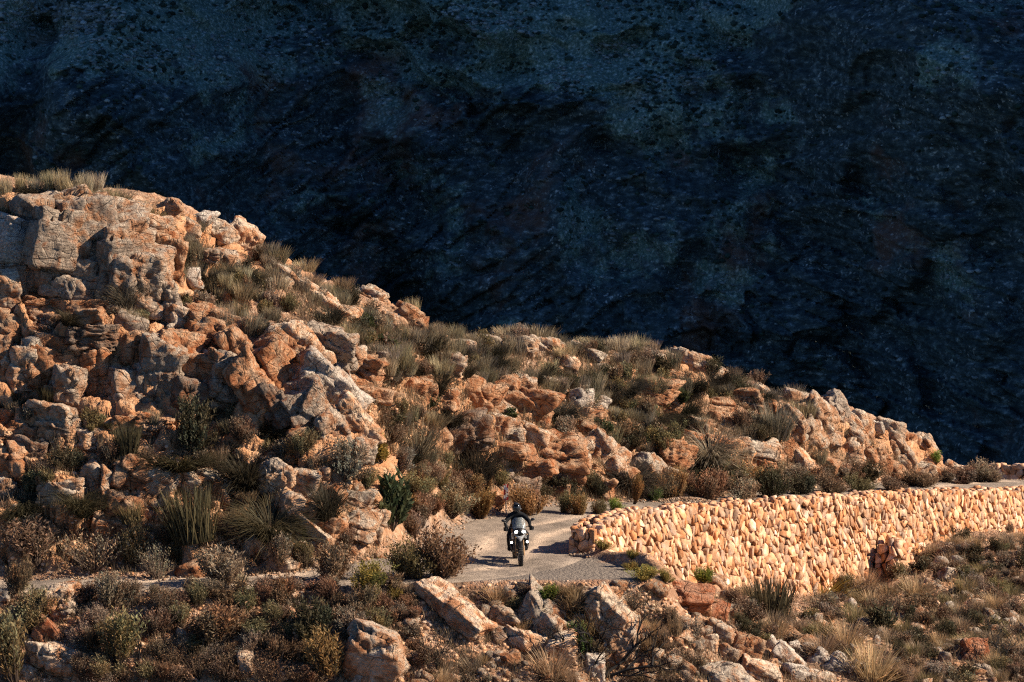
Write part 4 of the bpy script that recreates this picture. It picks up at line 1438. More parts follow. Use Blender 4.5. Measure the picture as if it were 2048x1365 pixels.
HERO = """F ash 440 1170 150 112|large round grey-brown shrub on the verge beside the pale bank
F russet 882 1160 150 135|feathery red-brown shrub overhanging the road left of the motorcycle
F olive 815 1162 110 108|olive shrub beside the feathery red-brown shrub
F gold 730 1188 112 82|round yellow-green shrub with bare lower stems on the verge
F brown 664 1168 112 96|dark brown shrub left of the round yellow-green shrub
L leaf 782 1058 116 132|tall dark green leafy bush beside the blocky tan outcrop
L gold 764 924 84 62|yellow-tipped leafy bush above the tall dark green bush
F dun 900 1034 110 84|tan rounded shrub behind the road bend
F orange 962 1042 74 84|orange shrub at the road edge left of the chevron sign
F brown 842 1052 92 92|brown shrub between the green bush and the road bend
U orange 935 990 64 54|small orange shrub above the tan rounded shrub
F orange 1062 1036 96 92|big orange-brown shrub right of the chevron sign
U olive 1126 1032 52 62|narrow olive shrub right of the big orange-brown shrub
F orange 1160 1034 54 58|russet shrub in the row along the far road edge
F olive 1196 1031 46 48|olive shrub at the right end of the row along the far road edge
F lime 1228 1024 46 34|bright green round shrub above the wall end
U orange 1268 1012 32 78|tall orange plume-like shrub behind the wall end
F green 1304 1002 50 42|small green shrub right of the orange plume
F orange 1352 1000 66 80|orange rounded shrub at the gravel pile behind the wall
F russet 1415 1002 96 82|wide russet shrub behind the wall
F dun 1492 1004 84 54|tan low shrub behind the wall
F deep 1545 1000 92 92|dark green bushy shrub behind the wall
F deep 1608 994 84 64|dark shrub right of the dark green bushy shrub
F brown 1660 990 90 54|low brown shrub behind the long middle of the wall
F olive 1716 988 84 50|olive shrub below the tail of ridge rocks
F brown 1782 984 76 44|brown shrub close behind the wall under the ridge tail
F brown 1838 978 104 50|broad brown shrub behind the wall near the ridge end
F ash 1962 966 84 66|brown shrub at the very end of the ridge by the far road
F dun 1985 968 50 40|low brown shrub at the bend beside the far parapet
F brown 1930 970 70 48|dark brown shrub just left of the far road bend
F brown 1890 968 66 44|brown shrub left of the ridge end shrub
F lime 1872 928 44 32|lime green shrub on the tail of the ridge
M dark 492 978 96 116|large black-green hanging tussock in the middle of the left bank
M dark 652 1040 66 112|narrow black-green tussock hanging beside the blocky tan outcrop
G deep 388 1078 140 160|tall dark green rush clump below the low tan rock bank
M deep 162 1028 80 76|dark green tussock in front of the low tan rock bank
M dark 1256 974 92 76|round dark tussock right of the broad layered bank
M grey 1420 926 88 92|grey-green tussock hanging over the orange hill foot
M dark 952 962 96 116|black tussock on the pink humped rocks
G grey 832 894 120 66|wide grey tussock left of the pink humped rocks
M deep 362 938 108 56|low dark green tussock above the low tan rock bank
M dark 872 786 54 76|dark tussock on the crumbling orange bank
M grey 252 612 86 74|blue-grey tussock in the corner beside the jointed cliff
F deep 380 905 120 130|dark tangled shrub at the right foot of the left cliff
M deep 540 1072 112 92|dark green tussock below the rough orange rocks
L leaf 1350 808 54 48|small dark leafy bush on the middle slope
M dark 1376 832 54 50|dark tussock beside the small dark leafy bush
G grey 1552 872 86 92|tall grey-green tussock left of the ribbed dome
G restio 1604 842 76 60|grey tussock leaning on the ribbed dome
M dark 1122 844 76 64|dark tussock left of the white-topped rocks
G grey 452 664 60 84|tall feathery grey tussock above the stepped orange blocks
G grey 500 668 62 70|grey tussock between the orange blocks and the pale slab
G restio 478 640 50 60|olive-grey tussock behind two grey tussocks above the orange blocks
M dark 550 660 70 34|dark tuft behind the top of the tall pale slab
F olive 600 912 80 68|olive shrub with yellow flecks under the tall pale slab
F grey 690 958 124 92|rounded grey-green shrub above the blocky tan outcrop
L leaf 1196 868 56 38|dark leafy bush below the white-topped rocks
L leaf 1252 886 52 34|dark leafy bush right of the bush below the white-topped rocks
L leaf 856 818 60 42|dark leafy bush under the crumbling orange bank
L leaf 1022 838 70 28|low dark leafy bush under the right of the crumbling bank
L leaf 742 662 56 40|dark leafy bush below the small dark ridge rocks
L leaf 764 700 60 38|dark leafy bush lower on the grassy middle slope
U deep 1262 696 52 60|green bushy shrub standing up on the ridge line
G restio 1076 688 84 56|tall grass tussock on the ridge right of centre
G pale 1482 756 92 46|pale grass tussock on the ridge behind the rock crest
G grey 790 608 70 64|dark-based grass tussock on the ridge behind the small dark rocks
G pale 828 640 36 66|thin fan of pale grass on the ridge
F ash 216 1222 100 92|round grey-green shrub on the verge at the left
F brown 32 1190 74 100|brown shrub at the left edge beside the road strip
U olive 34 1372 116 186|tall olive-brown shrub in the lower left corner
U olive 238 1332 130 134|olive-brown shrub right of the large pale corner block
F olive 66 1262 110 104|olive shrub above the tilted dark red block
F olive 108 1232 80 70|small olive shrub leaning on the pale ribbed boulder
F russet 432 1296 172 116|wide russet shrub in the lower left foreground
F brown 452 1214 90 58|brown shrub on the slope just under the verge
F deep 622 1284 126 114|dark olive shrub left of the biggest tan boulder
F brown 578 1314 78 62|brown shrub below the dark olive shrub
U orange 662 1368 112 134|upright orange-brown shrub left of the biggest tan boulder
T russet 545 1368 130 88|tangled red-brown shrub at the bottom edge
F dun 690 1256 76 54|tan shrub above the biggest tan boulder
F gold 790 1198 46 36|small yellow-green shrub left of the tilted slab
F olive 1034 1218 46 40|olive half of a small two-coloured shrub
F orange 1052 1232 34 36|orange half of a small two-coloured shrub
F lime 1096 1204 50 52|yellow-green shrub just below the road edge
F green 1166 1306 66 78|bright green rounded shrub in the centre foreground
F gold 1288 1160 78 36|low yellow-green shrub on the gravel shoulder
F gold 1330 1166 44 38|golden shrub at the right end of the gravel shoulder
F lime 1406 1164 56 44|bright green shrub at the foot of the wall
F ash 1382 1132 84 50|grey-brown shrub against the wall face
S gold 1640 1192 116 56|long yellow-green grass mound drooping at the wall foot
S deep 1664 1168 54 40|small dark green grass mound at the wall foot
G deep 1540 1230 134 112|tall dark rush clump in front of the wall
S straw 1732 1182 50 54|straw coloured grass mound left of the dark pier
S straw 1832 1196 66 56|straw coloured grass mound below the dark pier
S straw 1102 1350 86 66|straw grass mound behind the burnt branches
S dun 1142 1222 56 38|grey-brown cushion of dry grass below the road edge
S dun 912 1204 54 36|dry grass cushion right of the tilted slab
S straw 1178 1262 76 62|straw grass spilling beside the broad tan boulder
S straw 1690 1294 84 64|straw grass mound above the white rocks
S straw 1746 1362 108 92|long straw grass right of the white rocks
L deep 1770 1262 76 60|dark green leafy bush on the dry slope
T ash 1268 1216 80 70|bleached twiggy dead shrub below the gravel shoulder
F brown 1500 1240 90 60|dark brown shrub right of the flat rust-red slab
F brown 690 1100 70 60|brown shrub at the base of the blocky tan outcrop
F gold 1260 1140 40 24|tiny golden tuft on the gravel shoulder near the wall end
F gold 1205 1100 50 26|golden shrub growing against the broken wall end
F gold 1265 1118 46 24|low dry golden shrub at the foot of the wall's left part
F lime 610 1075 60 46|yellow-green shrub between pale flakes under the orange rocks
U brown 75 1130 150 120|dark purple-brown shrub above the road strip at the left
T ash 190 1140 170 120|tangled bare-twigged shrub above the road strip
F olive 270 1130 80 110|olive-orange shrub above the road strip
T ash 315 1160 90 90|thin grey twiggy shrub left of the round orange boulder
G olive 265 1040 70 60|small olive tuft on the bare stony slope
G deep 255 905 70 90|green rush clump right of the cube-shaped boulder
F deep 130 940 110 60|dark green shrub above the low tan rock bank
F olive 60 985 60 50|olive shrub at the left edge on the bare slope
G deep 95 800 60 46|green tuft on the ledge of the left cliff
G deep 40 810 50 44|dark green tuft at the left cliff foot
F olive 300 575 60 50|olive shrub in the corner right of the jointed cliff
F deep 330 640 50 60|dark shrub right of the jointed cliff
G olive 310 445 50 44|green-brown tuft on the cliff top edge
F dark 55 395 60 30|dark cushion shrub on the cliff top"""
for line in HERO.split('\n'):
    a, lab = line.split('|')
    a = a.split()
    plant(a[0], a[1], *map(float, a[2:6]), label=lab)

TALL_RIDGE = [(8, 385), (40, 384), (70, 386), (98, 383), (125, 384), (150, 384), (172, 385), (190, 388)]
for k, (x, y) in enumerate(TALL_RIDGE):
    plant('G', 'pale', x, y, rng.uniform(34, 58), rng.uniform(36, 74))


def free(cx, cy, w, h, lim=0.45, own=0.6):
    a = w * h
    for R, l_ in ((RECTS, lim), (PRECT, own)):
        for x0, y0, x1, y1 in R:
            ox = min(x1, cx + w / 2) - max(x0, cx - w / 2)
            oy = min(y1, cy) - max(y0, cy - h)
            if ox > 0 and oy > 0 and ox * oy > l_ * a:
                return False
    return True


def inside(poly, x, y):
    c = False
    for i in range(len(poly)):
        x0, y0 = poly[i]
        x1, y1 = poly[i - 1]
        if (y0 > y) != (y1 > y) and x < (x1 - x0) * (y - y0) / (y1 - y0) + x0:
            c = not c
    return c


def scatter(poly, n, kinds, wr, hr, lim=0.45, own=0.6, tries=40):
    xs = [p[0] for p in poly]
    ys = [p[1] for p in poly]
    for _ in range(n):
        for _t in range(tries):
            x, y = rng.uniform(min(xs), max(xs)), rng.uniform(min(ys), max(ys))
            if not inside(poly, x, y):
                continue
            s = rng.uniform(0.75, 1.2)
            w, h = rng.uniform(*wr) * s, rng.uniform(*hr) * s
            if free(x, y, w, h, lim, own):
                k, tn = kinds[int(rng.integers(len(kinds)))]
                p, nn, t = hit(x, y)
                if p is None or p.y > 160:
                    continue
                sd_, rz__, hw_ = road_dist(np.array([p.x]), np.array([p.y]))
                if abs(sd_[0]) < hw_[0] + 0.15 or apron_in(p.x, p.y) > -0.25:
                    continue
                plant(k, tn, x, y, w, h)
                break


PRECT.append((985, 955, 1042, 1036))
PRECT.append((985, 955, 1042, 1036))
HEDGE = [('F', 'orange'), ('F', 'dun'), ('F', 'brown'), ('F', 'olive'), ('F', 'ash'), ('U', 'dun'), ('F', 'russet'), ('T', 'brown')]
scatter([(800, 960), (990, 965), (990, 1020), (930, 1040), (850, 1090), (800, 1060)], 26, HEDGE, (44, 80), (40, 70), .8, .85)
scatter([(1045, 975), (1300, 960), (1900, 955), (1900, 985), (1320, 1004), (1200, 1020), (1045, 1030)], 44, HEDGE + [('F', 'deep')], (40, 76), (30, 60), .8, .85)
scatter([(560, 1140), (930, 1110), (930, 1160), (560, 1175)], 16, HEDGE, (50, 90), (44, 80), .9, .85)
scatter([(120, 1174), (820, 1170), (820, 1192), (120, 1196)], 24, HEDGE, (34, 66), (24, 44), .9, .9)
GR = [('G', 'restio'), ('G', 'restio'), ('G', 'grey'), ('G', 'grey'), ('G', 'pale'), ('F', 'deep'), ('M', 'dark'), ('F', 'brown'), ('F', 'ash'), ('F', 'olive')]
upper = [(345, 470), (520, 520), (700, 600), (850, 660), (1000, 680), (1280, 712), (1460, 760), (1600, 800), (1500, 850), (1300, 860), (1100, 830), (900, 760), (780, 760), (640, 640), (430, 640), (350, 560)]
scatter(upper, 270, GR, (30, 58), (28, 50), 0.65, 0.6)
ridge = [(200, 396), (345, 440), (520, 500), (700, 585), (850, 645), (1000, 670), (1280, 700), (1460, 752), (1600, 795), (1600, 812), (1280, 722), (1000, 690), (850, 668), (700, 610), (520, 525), (345, 465), (200, 415)]
scatter(ridge, 60, [('G', 'restio'), ('G', 'pale'), ('G', 'grey'), ('G', 'dun')], (34, 60), (26, 46), 0.6, 0.6)
midb = [(760, 830), (900, 820), (1100, 850), (1300, 830), (1520, 850), (1640, 880), (1800, 930), (1850, 970), (1500, 985), (1250, 1000), (1000, 1010), (880, 1010), (800, 940)]
scatter(midb, 95, [('G', 'grey'), ('G', 'restio'), ('F', 'brown'), ('F', 'olive'), ('F', 'deep'), ('M', 'dark'), ('F', 'ash')], (40, 70), (32, 56), 0.4, 0.5)
leftl = [(0, 860), (350, 860), (560, 900), (760, 960), (760, 1130), (400, 1140), (0, 1140)]
scatter(leftl, 45, [('F', 'brown'), ('F', 'olive'), ('M', 'deep'), ('F', 'ash'), ('T', 'brown'), ('G', 'dun')], (36, 70), (30, 60), 0.3, 0.45)
cliffp = [(0, 420), (330, 470), (560, 700), (760, 900), (600, 900), (350, 860), (0, 860)]
scatter(cliffp, 40, [('G', 'restio'), ('M', 'deep'), ('F', 'olive'), ('F', 'ash')], (28, 50), (26, 46), 0.5, 0.5)
fgl = [(0, 1195), (800, 1190), (860, 1290), (700, 1372), (0, 1372)]
scatter(fgl, 100, [('F', 'russet'), ('F', 'brown'), ('F', 'brown'), ('T', 'russet'), ('T', 'ash'), ('T', 'brown'), ('F', 'ash'), ('U', 'olive'), ('U', 'brown')], (36, 80), (30, 66), 0.4, 0.6)
fgc = [(820, 1190), (1260, 1180), (1480, 1180), (1520, 1260), (1420, 1372), (800, 1372)]
scatter(fgc, 60, [('S', 'dun'), ('T', 'ash'), ('T', 'brown'), ('S', 'straw'), ('F', 'brown'), ('F', 'ash'), ('G', 'dun')], (28, 60), (24, 50), 0.3, 0.55)
fgr = [(1440, 1180), (1560, 1200), (1740, 1170), (1830, 1140), (1870, 1080), (2060, 1060), (2060, 1372), (1440, 1372)]
scatter(fgr, 235, [('S', 'straw'), ('S', 'dun'), ('F', 'deep'), ('F', 'brown'), ('F', 'brown'), ('F', 'ash'), ('T', 'ash'), ('T', 'brown'), ('F', 'olive'), ('S', 'olive')], (26, 60), (20, 44), 0.4, 0.5)

# burnt and dead branches


def branch_mesh(seed, segs, spread, r0):
    r = random.Random(seed)
    V, F = [], []

    def limb(p, d, ln, rad, lev):
        n = 5
        pts = [p]
        for k in range(4):
            d = (d + Vector((r.uniform(-1, 1), r.uniform(-1, 1), r.uniform(-.7, .7))) * 0.32).normalized()
            pts.append(pts[-1] + d * ln / 4)
            if lev and r.random() < 0.85:
                limb(pts[-1], (d + Vector((r.uniform(-1, 1), r.uniform(-1, 1), r.uniform(-.4, .8))) * spread).normalized(), ln * r.uniform(.45, .75), rad * .62, lev - 1)
        b0 = len(V)
        for k, q_ in enumerate(pts):
            rr = rad * (1 - 0.17 * k)
            a = d.orthogonal().normalized()
            b = d.cross(a)
            for m in range(n):
                t = m / n * 2 * math.pi
                V.append(tuple(q_ + a * (rr * math.cos(t)) + b * (rr * math.sin(t))))
        for k in range(4):
            for m in range(n):
                m2 = (m + 1) % n
                F.append((b0 + k * n + m, b0 + k * n + m2, b0 + k * n + n + m2, b0 + k * n + n + m))
    for ang, el, ln in segs:
        limb(Vector((0, 0, -.05)), Vector((math.cos(ang) * math.cos(el), math.sin(ang) * math.cos(el) * .6, math.sin(el))), ln, r0, 3)
    return np.array(V), np.array(F)


def branch(label, px, py, seed, segs, spread=.8, r0=.035, mat=None, name='burnt_shrub'):
    p, n, t = hit(px, py)
    V, F = branch_mesh(seed, segs, spread, r0)
    o = link(name, mesh_from('branches', V, F, [mat or M_BURNT]), None, p)
    tag(o, label, 'dead shrub', 'burnt and dead shrubs')
    PRECT.append((px - 60, py - 80, px + 60, py))


branch('large black burnt shrub with crooked branches at the bottom centre', 1205, 1352, 5, [(0.2, .7, 1.3), (1.9, 1.1, 1.2), (2.9, .6, 1.2), (0.0, .35, 1.4), (3.6, .9, .9)], .8, .06)
branch('long black burnt branch reaching up to the right at the lower left', 235, 1372, 8, [(0.0, .62, 2.0), (0.2, .25, 1.2)], .5, .05)
branch('thin burnt stick with side twigs below the verge', 462, 1225, 11, [(0.1, .95, 1.0)], .3, .022)
branch('black leafless shrub in shade below the tilted slab', 870, 1340, 14, [(0.5, .8, .8), (2.2, .9, .8), (1.2, 1.2, .7), (3.1, .5, .6)], .9, .022)
branch('black twiggy shrub right of the dark red boulder', 2005, 1330, 17, [(0.6, 1.1, .8), (2.4, 1.0, .7), (1.4, 1.3, .9)], .9, .02)
branch('dark leaning dead branch at the wall foot', 1660, 1205, 19, [(0.1, .7, .9), (3.0, .6, .7)], .7, .016)
branch('thin black stick on the dry slope below the dark pier', 1755, 1235, 23, [(0.5, .9, .7)], .6, .014)
branch('bleached bare twigs above the tilted dark red block', 60, 1275, 27, [(0.2, .6, .5), (.9, .9, .5), (2.6, .7, .5)], .9, .012, plain('bleached_wood', (0.38, 0.33, 0.28), .8, .2), 'dead_shrub')
branch('bleached bare twigs on the verge right of the pale bank', 620, 1160, 31, [(0.1, .5, .7), (.3, .9, .5)], .8, .012, bpy.data.materials['bleached_wood'], 'dead_shrub')

# ---------------------------------------------------------------- loose stones, scree, low growth
LIB_ST = []
for k in range(10):
    V, F = rock_verts(900 + k, (1, rng.uniform(.7, 1), rng.uniform(.5, .8)), 'block', 2)
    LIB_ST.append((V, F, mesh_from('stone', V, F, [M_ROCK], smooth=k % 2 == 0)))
STN = []


def scatter_stones(poly, n, wr, tones):
    xs = [p[0] for p in poly]
    ys = [p[1] for p in poly]
    c = 0
    for _ in range(n * 5):
        if c >= n:
            break
        x, y = rng.uniform(min(xs), max(xs)), rng.uniform(min(ys), max(ys))
        if not inside(poly, x, y):
            continue
        w = rng.uniform(wr[0] ** .5, wr[1] ** .5) ** 2
        if not free(x, y, w, w, 0.6, 0.8):
            continue
        p, nn, t = hit(x, y)
        if p is None or p.y > 160:
            continue
        sd_, rz__, hw_ = road_dist(np.array([p.x]), np.array([p.y]))
        if abs(sd_[0]) < hw_[0] - 0.1 or apron_in(p.x, p.y) > 0:
            continue
        s = w / to_px(p)[2]
        o = link('stone', LIB_ST[int(rng.integers(len(LIB_ST)))][2])
        o.location = p + Vector((0, 0, 0.12 * s))
        o.scale = (s * rng.uniform(.8, 1.25), s, s * rng.uniform(.7, 1.2))
        o.rotation_euler = (rng.uniform(-.6, .6), rng.uniform(-.6, .6), rng.uniform(0, 6.3))
        tn = tones[int(rng.integers(len(tones)))]
        cc, al = TONE[tn]
        j = rng.uniform(.8, 1.15)
        o.color = (cc[0] * j, cc[1] * j, cc[2] * j, al)
        STN.append((o, tn, x, y, w * w))
        c += 1


scatter_stones([(820, 1180), (1300, 1168), (1480, 1190), (1560, 1290), (1500, 1372), (640, 1372), (700, 1250)], 110, (12, 34), 'ttpgop')
scatter_stones([(0, 1200), (640, 1190), (700, 1372), (0, 1372)], 45, (12, 30), 'ttor')
scatter_stones([(1500, 1210), (1840, 1130), (2055, 1060), (2055, 1372), (1500, 1372)], 90, (12, 36), 'tgwpt')
scatter_stones([(0, 900), (760, 950), (760, 1150), (0, 1150)], 40, (12, 32), 'otp')
scatter_stones([(400, 520), (1000, 700), (1600, 820), (1850, 960), (1000, 1010), (760, 800)], 45, (12, 34), 'otpg')

# small scree and gravel as real stones in two loose masses
def stone_mass(name, pts, sizes, mat_col, parent=None):
    VV, FF, CC, k = [], [], [], 0
    V0s = [(v[0][:, :], v[1]) for v in [ico_small(i) for i in range(6)]]
    for (p, s) in zip(pts, sizes):
        V, F = V0s[int(rng.integers(6))]
        a = rng.uniform(0, 6.28)
        R = np.array([[math.cos(a), -math.sin(a), 0], [math.sin(a), math.cos(a), 0], [0, 0, 1]])
        VV.append((V * s) @ R.T + np.array(p))
        FF.append(F + k)
        g = rng.uniform(.6, 1.3)
        t = rng.uniform(-.12, .12)
        CC.append(np.tile([g * (1 + t) * mat_col[0], g * mat_col[1], g * (1 - t) * mat_col[2], 1], (len(V), 1)))
        k += len(V)
    o = link(name, mesh_from(name, np.concatenate(VV), np.concatenate(FF), [M_STONE], smooth=False, col=np.concatenate(CC)), parent)
    return tag(o, kind='stuff')


_S1 = ico(1)


def ico_small(i):
    r = np.random.default_rng(500 + i)
    V = _S1[0] * np.array([.5, .42, .3]) * r.uniform(.75, 1.2, (len(_S1[0]), 1))
    return V, _S1[1]


def seen_points(poly, n):
    xs = [p[0] for p in poly]
    ys = [p[1] for p in poly]
    out = []
    while len(out) < n:
        x, y = rng.uniform(min(xs), max(xs)), rng.uniform(min(ys), max(ys))
        if inside(poly, x, y):
            p, nn, t = hit(x, y)
            if p is not None and p.y < 160 and apron_in(p.x, p.y) < -0.1:
                out.append(p)
    return out


scree_pts = seen_points([(0, 1190), (820, 1178), (1300, 1150), (1500, 1200), (1850, 1110), (2060, 1060), (2060, 1375), (0, 1375)], 5200)
scree_pts += seen_points([(0, 860), (400, 880), (760, 1000), (760, 1150), (0, 1150)], 1300)
scree_pts += seen_points([(400, 520), (1000, 690), (1600, 810), (1900, 960), (1000, 1020), (700, 800)], 1500)
stone_mass('scree', [tuple(p) for p in scree_pts], rng.uniform(0.04, 0.2, len(scree_pts)) ** 1.0, (0.95, 0.93, 0.9))
gp, gs = [], []
for i in range(0, len(rl), 2):
    for sgn in (-1, 1):
        for _ in range(8):
            d = sgn * (rl[i, 3] + rng.normal(0.12, 0.22))
            x, y = rl[i, 0] + nrm[i, 0] * d + rng.uniform(-.1, .1), rl[i, 1] + nrm[i, 1] * d + rng.uniform(-.1, .1)
            p = drop(x, y)
            if p is not None and abs(p.z - rl[i, 2]) < 0.5 and apron_in(x, y) < 0.05:
                gp.append((x, y, max(p.z, rl[i, 2] - 0.02) + 0.01))
                gs.append(rng.uniform(0.03, 0.13))
o = stone_mass('verge_gravel', gp, gs, (0.5, 0.56, 0.62))
# heap of road gravel against the hill behind the wall end
hp = drop(5.2, 126.4)
gp2, gs2 = [], []
for _ in range(900):
    a, q_ = rng.uniform(0, 6.28), rng.uniform(0, 1) ** .6
    x, y = 6.0 + math.cos(a) * q_ * 1.4, 126.6 + math.sin(a) * q_ * 1.0
    p = drop(x, y)
    gp2.append((x, y, p.z + 0.26 * (1 - q_ ** 1.6)))
    gs2.append(rng.uniform(.04, .1))
stone_mass('gravel_heap', gp2, gs2, (0.5, 0.58, 0.66))

# low grass and litter that nobody could count
gpts = seen_points([(345, 480), (850, 660), (1280, 715), (1600, 810), (1850, 940), (1600, 985), (1000, 1015), (780, 900), (640, 660)], 9000)
gpts += seen_points([(1440, 1190), (1850, 1100), (2060, 1060), (2060, 1375), (1300, 1375)], 2200)
gpts += seen_points([(0, 1195), (1300, 1180), (1400, 1375), (0, 1375)], 2200)
gpts += seen_points([(0, 870), (400, 880), (780, 1000), (760, 1150), (0, 1150)], 1600)
nb = 9
N = len(gpts)
B = np.repeat(np.array([tuple(p) for p in gpts]), nb, 0)
n = len(B)
a = rng.uniform(0, 6.28, n)
B[:, 0] += rng.normal(0, .07, n)
B[:, 1] += rng.normal(0, .07, n)
hgt = np.repeat(rng.uniform(.10, .42, N), nb) * rng.uniform(.5, 1.1, n)
ln_ = rng.uniform(.2, .9, n) * hgt
tip = B + np.stack([np.cos(a) * ln_, np.sin(a) * ln_, hgt], 1)
sd_ = np.stack([-np.sin(a), np.cos(a), 0 * a], 1) * 0.010
V = np.stack([B - sd_ - [0, 0, .03], B + sd_ - [0, 0, .03], tip], 1).reshape(-1, 3)
base_c = np.array([(0.20, 0.145, 0.09), (0.14, 0.115, 0.075), (0.29, 0.21, 0.13), (0.11, 0.07, 0.045)])[rng.integers(0, 4, N)]
cc = np.repeat(np.repeat(base_c, nb, 0) * rng.uniform(.7, 1.3, (n, 1)), 3, 0)
go = link('low_grass', mesh_from('low_grass', V, np.arange(3 * n).reshape(-1, 3), [M_GRASS], col=np.c_[cc, np.ones(len(cc))]))
go.color = (1, 1, 1, 1)
tag(go, kind='stuff')

# ---------------------------------------------------------------- motorcycle, rider, road sign
class MBld:
    """gathers boxes, tubes, rings and profiles into one mesh"""

    def __init__(self):
        self.b = bmesh.new()

    def box(self, c, s, rot=(0, 0, 0), bev=0.0, taper=None):
        g = bmesh.ops.create_cube(self.b, size=1.0)
        vs = g['verts']
        for v in vs:
            if taper and v.co.z > 0:
                v.co.x *= taper[0]
                v.co.y *= taper[1]
        if bev:
            es = list({e for v in vs for e in v.link_edges})
            r = bmesh.ops.bevel(self.b, geom=es, offset=bev / min(s), segments=2, affect='EDGES', profile=.6)
            vs = list({v for f in r['faces'] for v in f.verts} | {v for v in vs if v.is_valid})
        M = Matrix.Translation(c) @ Euler(rot).to_matrix().to_4x4() @ Matrix.Diagonal((*s, 1))
        for v in vs:
            v.co = M @ v.co
        return self

    def tube(self, pts, r, n=8, cap=True):
        pts = [Vector(p) for p in pts]
        rr = r if isinstance(r, (list, tuple)) else [r] * len(pts)
        rings = []
        for i, p in enumerate(pts):
            d = (pts[min(i + 1, len(pts) - 1)] - pts[max(i - 1, 0)]).normalized()
            a = d.orthogonal().normalized() if i == 0 else (rings_a - d * rings_a.dot(d)).normalized()
            rings_a = a
            b = d.cross(a)
            rings.append([self.b.verts.new(p + a * (rr[i] * math.cos(t)) + b * (rr[i] * math.sin(t))) for t in np.arange(n) / n * 2 * math.pi])
        for A, B in zip(rings[:-1], rings[1:]):
            for k in range(n):
                self.b.faces.new((A[k], A[(k + 1) % n], B[(k + 1) % n], B[k]))
        if cap:
            self.b.faces.new(rings[0][::-1])
            self.b.faces.new(rings[-1])
        return self

    def ring(self, c, R, r, w=None, n=36, m=10):
        """torus round the x axis; w squashes it sideways"""
        w = w or r
        V = [[self.b.verts.new((c[0] + w * math.sin(t), c[1] + (R + r * math.cos(t)) * math.cos(a), c[2] + (R + r * math.cos(t)) * math.sin(a))) for t in np.arange(m) / m * 2 * math.pi] for a in np.arange(n) / n * 2 * math.pi]
        for i in range(n):
            for j in range(m):
                self.b.faces.new((V[i][j], V[(i + 1) % n][j], V[(i + 1) % n][(j + 1) % m], V[i][(j + 1) % m]))
        return self

    def ball(self, c, s, rot=(0, 0, 0), u=16, v=10):
        g = bmesh.ops.create_uvsphere(self.b, u_segments=u, v_segments=v, radius=1.0)
        M = Matrix.Translation(c) @ Euler(rot).to_matrix().to_4x4() @ Matrix.Diagonal((*s, 1))
        for q_ in g['verts']:
            q_.co = M @ q_.co
        return self

    def sheet(self, rows, thick=0.006):
        """a curved panel through rows of points, given thickness"""
        R = [[self.b.verts.new(p) for p in row] for row in rows]
        fs = []
        for A, B in zip(R[:-1], R[1:]):
            for k in range(len(A) - 1):
                fs.append(self.b.faces.new((A[k], A[k + 1], B[k + 1], B[k])))
        bmesh.ops.solidify(self.b, geom=fs, thickness=thick)
        return self

    def make(self, name, mat, parent, smooth=True, loc=None):
        bmesh.ops.recalc_face_normals(self.b, faces=self.b.faces)
        me = bpy.data.meshes.new(name)
        self.b.to_mesh(me)
        self.b.free()
        me.materials.append(mat)
        if smooth:
            me.polygons.foreach_set('use_smooth', np.ones(len(me.polygons), bool))
            me.set_sharp_from_angle(angle=RAD(40))
        return link(name, me, parent, loc)


K_RUB = plain('tyre_rubber', (0.018, 0.018, 0.018), .8, .3)
K_BLK = plain('black_plastic', (0.016, 0.016, 0.018), .45, .4)
K_STEEL = plain('dark_metal', (0.07, 0.07, 0.075), .4, .5, .7)
K_ALU = plain('cast_aluminium', (0.45, 0.45, 0.45), .4, .5, .8)
K_GOLD = plain('bronze_fork', (0.22, 0.13, 0.06), .4, .5, .5)
K_WHITE = plain('white_bodywork', (0.40, 0.41, 0.42), .3, .5)
K_LAMP = plain('lit_headlamp', (1, 1, 1), .3, .3, 0, (1.0, 0.97, 0.86), 4.0)
K_SEAT = plain('seat_vinyl', (0.02, 0.02, 0.02), .6, .3)
K_CLOTH = NT('black_riding_suit', .85, .15)
K_CLOTH.base((0.008, 0.009, 0.011))
K_CLOTH.bump(K_CLOTH.noise(K_CLOTH.coord(), 14, 4, .6), .02, .6)
K_CLOTH = K_CLOTH.m
K_HELM = plain('helmet_shell', (0.022, 0.023, 0.026), .15, .5)
K_VISOR = plain('dark_visor', (0.006, 0.006, 0.008), .05, .6)
gl = NT('clear_screen', .08, .5)
gl.base((0.75, 0.82, 0.84))
gl.b.inputs['Transmission Weight'].default_value = 0.75
gl.b.inputs['IOR'].default_value = 1.15
gl.b.inputs['Alpha'].default_value = 0.5
K_GLASS = gl.m
K_MIRROR = plain('mirror_glass', (0.6, 0.62, 0.64), .05, .5, 1.0)

bk = bpy.data.objects.new('motorcycle', None)
COL.objects.link(bk)
pf = at(1042, 1133.5, 107.7)
pf.z = -0.02
_rv = np.stack([rp[:, 0], rp[:, 1], rz_], 1)
RB = BVHTree.FromPolygons(_rv.tolist(), grid_faces(nu, len(rl)).tolist())


def road_z(x, y):
    p = RB.ray_cast(Vector((x, y, 60)), Vector((0, 0, -1)))[0]
    q_ = drop(x, y)
    return max(p.z if p else -99, q_.z if q_ else -99)


zf_, zr_ = road_z(pf.x, pf.y), road_z(pf.x - .15, pf.y + 1.54)
bk.location = (pf.x - 0.077, pf.y + 0.77, (zf_ + zr_) / 2 - 0.008)
bk.rotation_euler = (math.atan2(zr_ - zf_, 1.54), RAD(-2.0), RAD(5.5))
tag(bk, 'adventure motorcycle with white nose and lit lamps ridden towards the camera', 'motorcycle')


